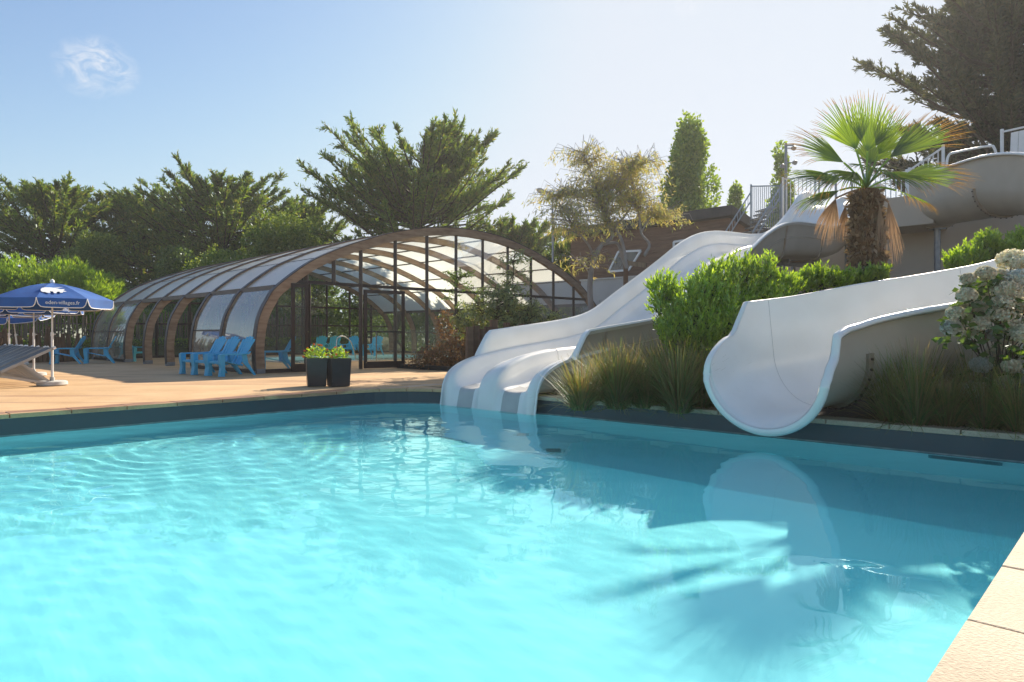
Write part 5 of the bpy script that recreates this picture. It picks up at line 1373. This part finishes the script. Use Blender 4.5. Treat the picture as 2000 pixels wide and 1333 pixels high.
# hydrangea
hl = at(1965, 7.6); hl.z = bedat(hl) - .02
hyd = thing('hydrangea_bush', 'hydrangea bush with faded white flower heads at the right picture edge', 'flowering shrub', hl)
heads = [(1975, 508, 30, 0), (1990, 545, 28, 1), (1908, 553, 28, 0), (1888, 577, 20, 0), (1935, 577, 30, 0), (1966, 568, 30, 0), (1992, 600, 28, 0), (1885, 602, 20, 0), (1912, 606, 24, 0), (1866, 612, 18, 0), (1858, 640, 21, 1), (1955, 614, 26, 0), (1915, 632, 18, 0), (1945, 655, 22, 1), (1968, 668, 22, 0), (1992, 690, 24, 1), (1916, 713, 22, 1), (1895, 762, 26, 0), (1925, 756, 24, 0), (1962, 747, 18, 0), (1955, 770, 14, 0), (1950, 540, 20, 0), (2015, 560, 30, 0), (2020, 640, 30, 0), (2010, 720, 26, 1), (1998, 515, 24, 0), (2030, 520, 28, 0), (1925, 535, 20, 0), (1960, 590, 22, 0), (1978, 640, 22, 0), (2000, 655, 22, 0), (1932, 600, 18, 0), (1900, 650, 16, 0), (1975, 715, 18, 0), (1945, 690, 16, 0), (1890, 545, 14, 0)]
def core(c, r):
    o = []
    for i in range(6):
        for j in range(10):
            q4 = []
            for a, b in ((i, j), (i, j + 1), (i + 1, j + 1), (i + 1, j)):
                th, ph = math.pi * a / 6, 2 * math.pi * b / 10; q4.append(c + .74 * r * np.array([math.sin(th) * math.cos(ph), math.sin(th) * math.sin(ph), .8 * math.cos(th) + .05]))
            o.append(q4)
    return np.array(o)
rr = np.random.default_rng(200); stems = MB(); lp, ld = [], []
for px, py, r, bl in heads:
    dd = 7.3 + rr.uniform(-.35, .35); c = P(px, py, dd) - hl; rad = r / 1300 * dd * .86
    n = 260; d = rdirs(rr, n); d[:, 2] = d[:, 2] * .7 + .25; d = unit(d); p = np.array(c) + d * rad * np.array([1, 1, .8]) * rr.uniform(.72, 1.0, n)[:, None]
    # four-petalled florets
    allq = []
    for k in range(4):
        u = unit(np.cross(d, rdirs(rr, n))); allq.append(leafq(p, unit(u + d * .35), .030, .026))
    o = np_mesh('flower_head', np.concatenate(allq + [core(np.array(c), rad)]), 4, M['fl_hyd_blue' if bl else 'fl_hyd'], hyd)
    b = Vector((rr.uniform(-.12, .12), rr.uniform(-.12, .12), 0)); stems.tube(catmull([b, (b + Vector(c)) * .5 + Vector((0, .05, .12)), Vector(c)], 4), .006, 5, cap=False)
    for k in range(15):
        lp.append(np.array(c) + rr.normal(size=3) * rad * .9 - np.array([0, -.05, rad * 1.1])); q3 = rdirs(rr, 1)[0]; q3[2] = -abs(q3[2]) * .3; ld.append(q3)
stems.build('stems', M['bark'], hyd)
lp, ld = np.array(lp), unit(np.array(ld)); np_mesh('leaves', leafq(lp, ld, rr.uniform(.08, .15, len(lp)), .075), 4, M['lf_hyd'], hyd)

# low ground cover in the bed
n = 9000; rr = np.random.default_rng(300); A = rr.uniform(8.75, 14, n); Bq = rr.uniform(-3, 7.2, n)
kp_ = np.array([min(math.hypot(*(W(a, b)[k_] - (x, y)[k_] for k_ in (0, 1))) for x, y, _z in FL_LOW) > .95 for a, b in zip(A, Bq)]); A, Bq = A[kp_], Bq[kp_]; n = len(A)
z = np.array([bedz(a, b) for a, b in zip(A, Bq)]); pz = np.stack([.693 * A - .721 * Bq, .721 * A + .693 * Bq, z], 1)
d = rdirs(rr, n); d[:, 2] = np.abs(d[:, 2]) * .6
M['lf_litter'] = L_('dry leaf litter', [(.05, .03, .018), (.10, .065, .035), (.05, .05, .02)], trans=.2)
o = np_mesh('leaf_litter', leafq(pz, unit(d), rr.uniform(.04, .12, n), .02), 4, M['lf_litter']); tag(o, 'dry leaf litter and stems covering the soil of the bed', 'leaf litter', kind='stuff')

# ------------------------------------------------------------ fan palm
ploc = at(1695, 12.0); ploc.z = bedat(ploc) - .1
palm = thing('fan_palm', 'fan palm with shaggy brown trunk, green fans and two dead hanging fans', 'palm tree', ploc)
head = P(1692, 372, 12.0) - ploc; hz = head.z
rr = np.random.default_rng(400)
rows = []
for k in range(46):
    f = k / 45; r = .31 - .10 * f ** 1.3 + .02 * math.sin(k * 2.1)
    rows.append([(r * (1 + .10 * math.sin(j * 5.3 + k * 1.7)) * math.cos(2 * math.pi * j / 18) + head.x * f, r * (1 + .10 * math.sin(j * 5.3 + k * 1.7)) * math.sin(2 * math.pi * j / 18) + head.y * f, hz * f) for j in range(18)])
q = MB(); q.grid(rows, closed=True); q.build('trunk', M['log'], palm, smooth='all')
# old leaf bases as shaggy pointed scales
n = 1500; f = rr.uniform(.02, .98, n); a = rr.uniform(0, 6.28, n); r = .31 - .10 * f ** 1.3
p = np.stack([r * np.cos(a) + head.x * f, r * np.sin(a) + head.y * f, hz * f], 1); d = np.stack([np.cos(a) * .8, np.sin(a) * .8, rr.normal(.1, .9, n)], 1)
M['palm_scale'] = L_('dry leaf bases', [(.13, .09, .06), (.26, .18, .12), (.38, .28, .19)], trans=.1)
o = np_mesh('leaf_bases', leafq(p - unit(d) * .03, unit(d), rr.uniform(.10, .2, n), .07), 4, M['palm_scale'], palm)
def frond(hub, dirv, nrmv, Rf, half_ang, mats, nbl=34, droop=.25, petiole=True, tipf=.72, seed=0):
    """fan leaf: blades radiate from hub round the direction dirv inside the plane with normal nrmv"""
    rr = np.random.default_rng(seed); hub = Vector(hub); dv = Vector(dirv).normalized(); nv = Vector(nrmv); nv = (nv - dv * nv.dot(dv)).normalized(); sv = nv.cross(dv)
    q = MB()
    if petiole:
        mid = head.lerp(hub, .5) + Vector((0, 0, .05)); q.tube(catmull([head - dv * .05, mid, hub], 4), [.022] * 9 if False else .018, 6, m=0, cap=False)
    for k in range(nbl):
        f = (k / (nbl - 1)) * 2 - 1; th = f * half_ang; L = Rf * (1 - .25 * abs(f) ** 2) * rr.uniform(.92, 1.06)
        dd = dv * math.cos(th) + sv * math.sin(th); sd_ = (-dv * math.sin(th) + sv * math.cos(th))
        wmax = 2 * math.sin(half_ang / nbl) * L * .56
        prev = None; pos = Vector(hub); dirc = dd.copy(); dr = droop * rr.uniform(.5, 1.6) * (1.0 if abs(f) < .8 else 1.4); segs = 7
        for s in range(segs + 1):
            u = s / segs
            wd = (wmax * (u / .42) if u < .42 else wmax * max(0, 1 - (u - .42) / .58) ** .8) * .5 + .0015
            fold = nv * (wd * .55)
            a_ = q.add([pos - sd_ * wd + fold, pos, pos + sd_ * wd + fold])
            if prev is not None:
                m_ = 0 if u <= tipf else (1 if u < .9 else 2)
                q.face((prev, prev + 1, a_ + 1, a_), m_); q.face((prev + 1, prev + 2, a_ + 2, a_ + 1), m_)
            prev = a_
            dirc = (dirc + Vector((0, 0, -dr * max(0, u - .35) * .55)) + Vector(rr.normal(size=3)) * .035 * u).normalized(); pos = pos + dirc * (L / segs)
    return q.build('frond', mats, palm, smooth=False, fix=False)
g3 = [M['lf_palm'], M['lf_palm'], M['lf_palm_tip']]; y3 = [M['lf_palm'], M['lf_palm_tip'], M['lf_palm_tip']]; d3 = [M['lf_palm_dead']] * 3
def fp(px, py, dy): return P(px, py, 12 + dy) - ploc
specs = [  # hub px,py,dy, tip px,py,dy, normal, radius, half angle, mats, droop
    (1648, 318, .1, 1560, 268, .2, (0, -.7, .7), 1.02, .72, y3, .40), (1642, 348, -.2, 1545, 345, -.3, (0, -.55, .8), .98, .80, g3, .65),
    (1672, 292, .2, 1640, 222, .4, (-.2, -1, .3), .95, .72, g3, .22), (1694, 296, 0, 1708, 205, .1, (.1, -1, .2), 1.0, .78, g3, .16),
    (1716, 302, .3, 1760, 222, .5, (.3, -1, .3), .95, .62, g3, .2), (1738, 308, .1, 1862, 232, .3, (-.2, -.8, .6), 1.45, .42, y3, .16),
    (1722, 338, -.5, 1800, 350, -.9, (0, -.5, .9), .85, .85, g3, .7), (1758, 345, .2, 1895, 335, .3, (0, -.8, .6), 1.32, .42, y3, .26),
    (1672, 338, -.6, 1620, 352, -1.0, (0, -.6, .8), .75, .8, g3, .7), (1702, 328, -.6, 1712, 330, -1.2, (0, -.8, .7), .75, .9, g3, .6),
    (1640, 372, .3, 1562, 400, .4, (0, -.4, .9), .80, .7, g3, .9), (1750, 372, .1, 1820, 398, .2, (0, -.4, .9), .78, .7, y3, .9),
    (1700, 318, .8, 1715, 262, 1.4, (0, -.6, .9), .95, .8, g3, .5)]
for k, (x, y, dy, x2, y2, dy2, nn, Rf, ha, ms, dr) in enumerate(specs):
    h_ = fp(x, y, dy); frond(h_, fp(x2, y2, dy2) - h_, nn, Rf * 1.16, ha, ms, droop=dr * 1.5, seed=k, nbl=36 if Rf > .9 else 28, tipf=.78 if ms is y3 else .85)
for k, (x, y, dy, x2, y2, Rf, ha) in enumerate(((1632, 388, -.1, 1608, 470, .88, .48), (1735, 395, -.3, 1745, 480, 1.12, .30), (1718, 400, -.35, 1722, 480, .8, .22), (1652, 400, .3, 1640, 480, .7, .3))):
    h_ = fp(x, y, dy); frond(h_, fp(x2, y2, dy) - h_, (.2, -1, .1), Rf, ha, d3, droop=.9, seed=50 + k, nbl=30)

# ------------------------------------------------------------ thin haze volume, added to lift the dark shade and veil the backlit trees
hm = bpy.data.materials.new('haze'); hm.use_nodes = True
nt = hm.node_tree; nt.nodes.clear()
o_ = nt.nodes.new('ShaderNodeOutputMaterial'); v_ = nt.nodes.new('ShaderNodeVolumePrincipled')
v_.inputs['Density'].default_value = .0009; v_.inputs['Anisotropy'].default_value = .38; v_.inputs['Color'].default_value = (.96, .95, .93, 1)
nt.links.new(v_.outputs[0], o_.inputs['Volume'])
m = MB(); m.box((0, 30, 12.0), (220, 220, 29)); tag(m.build('haze', hm), kind='stuff')
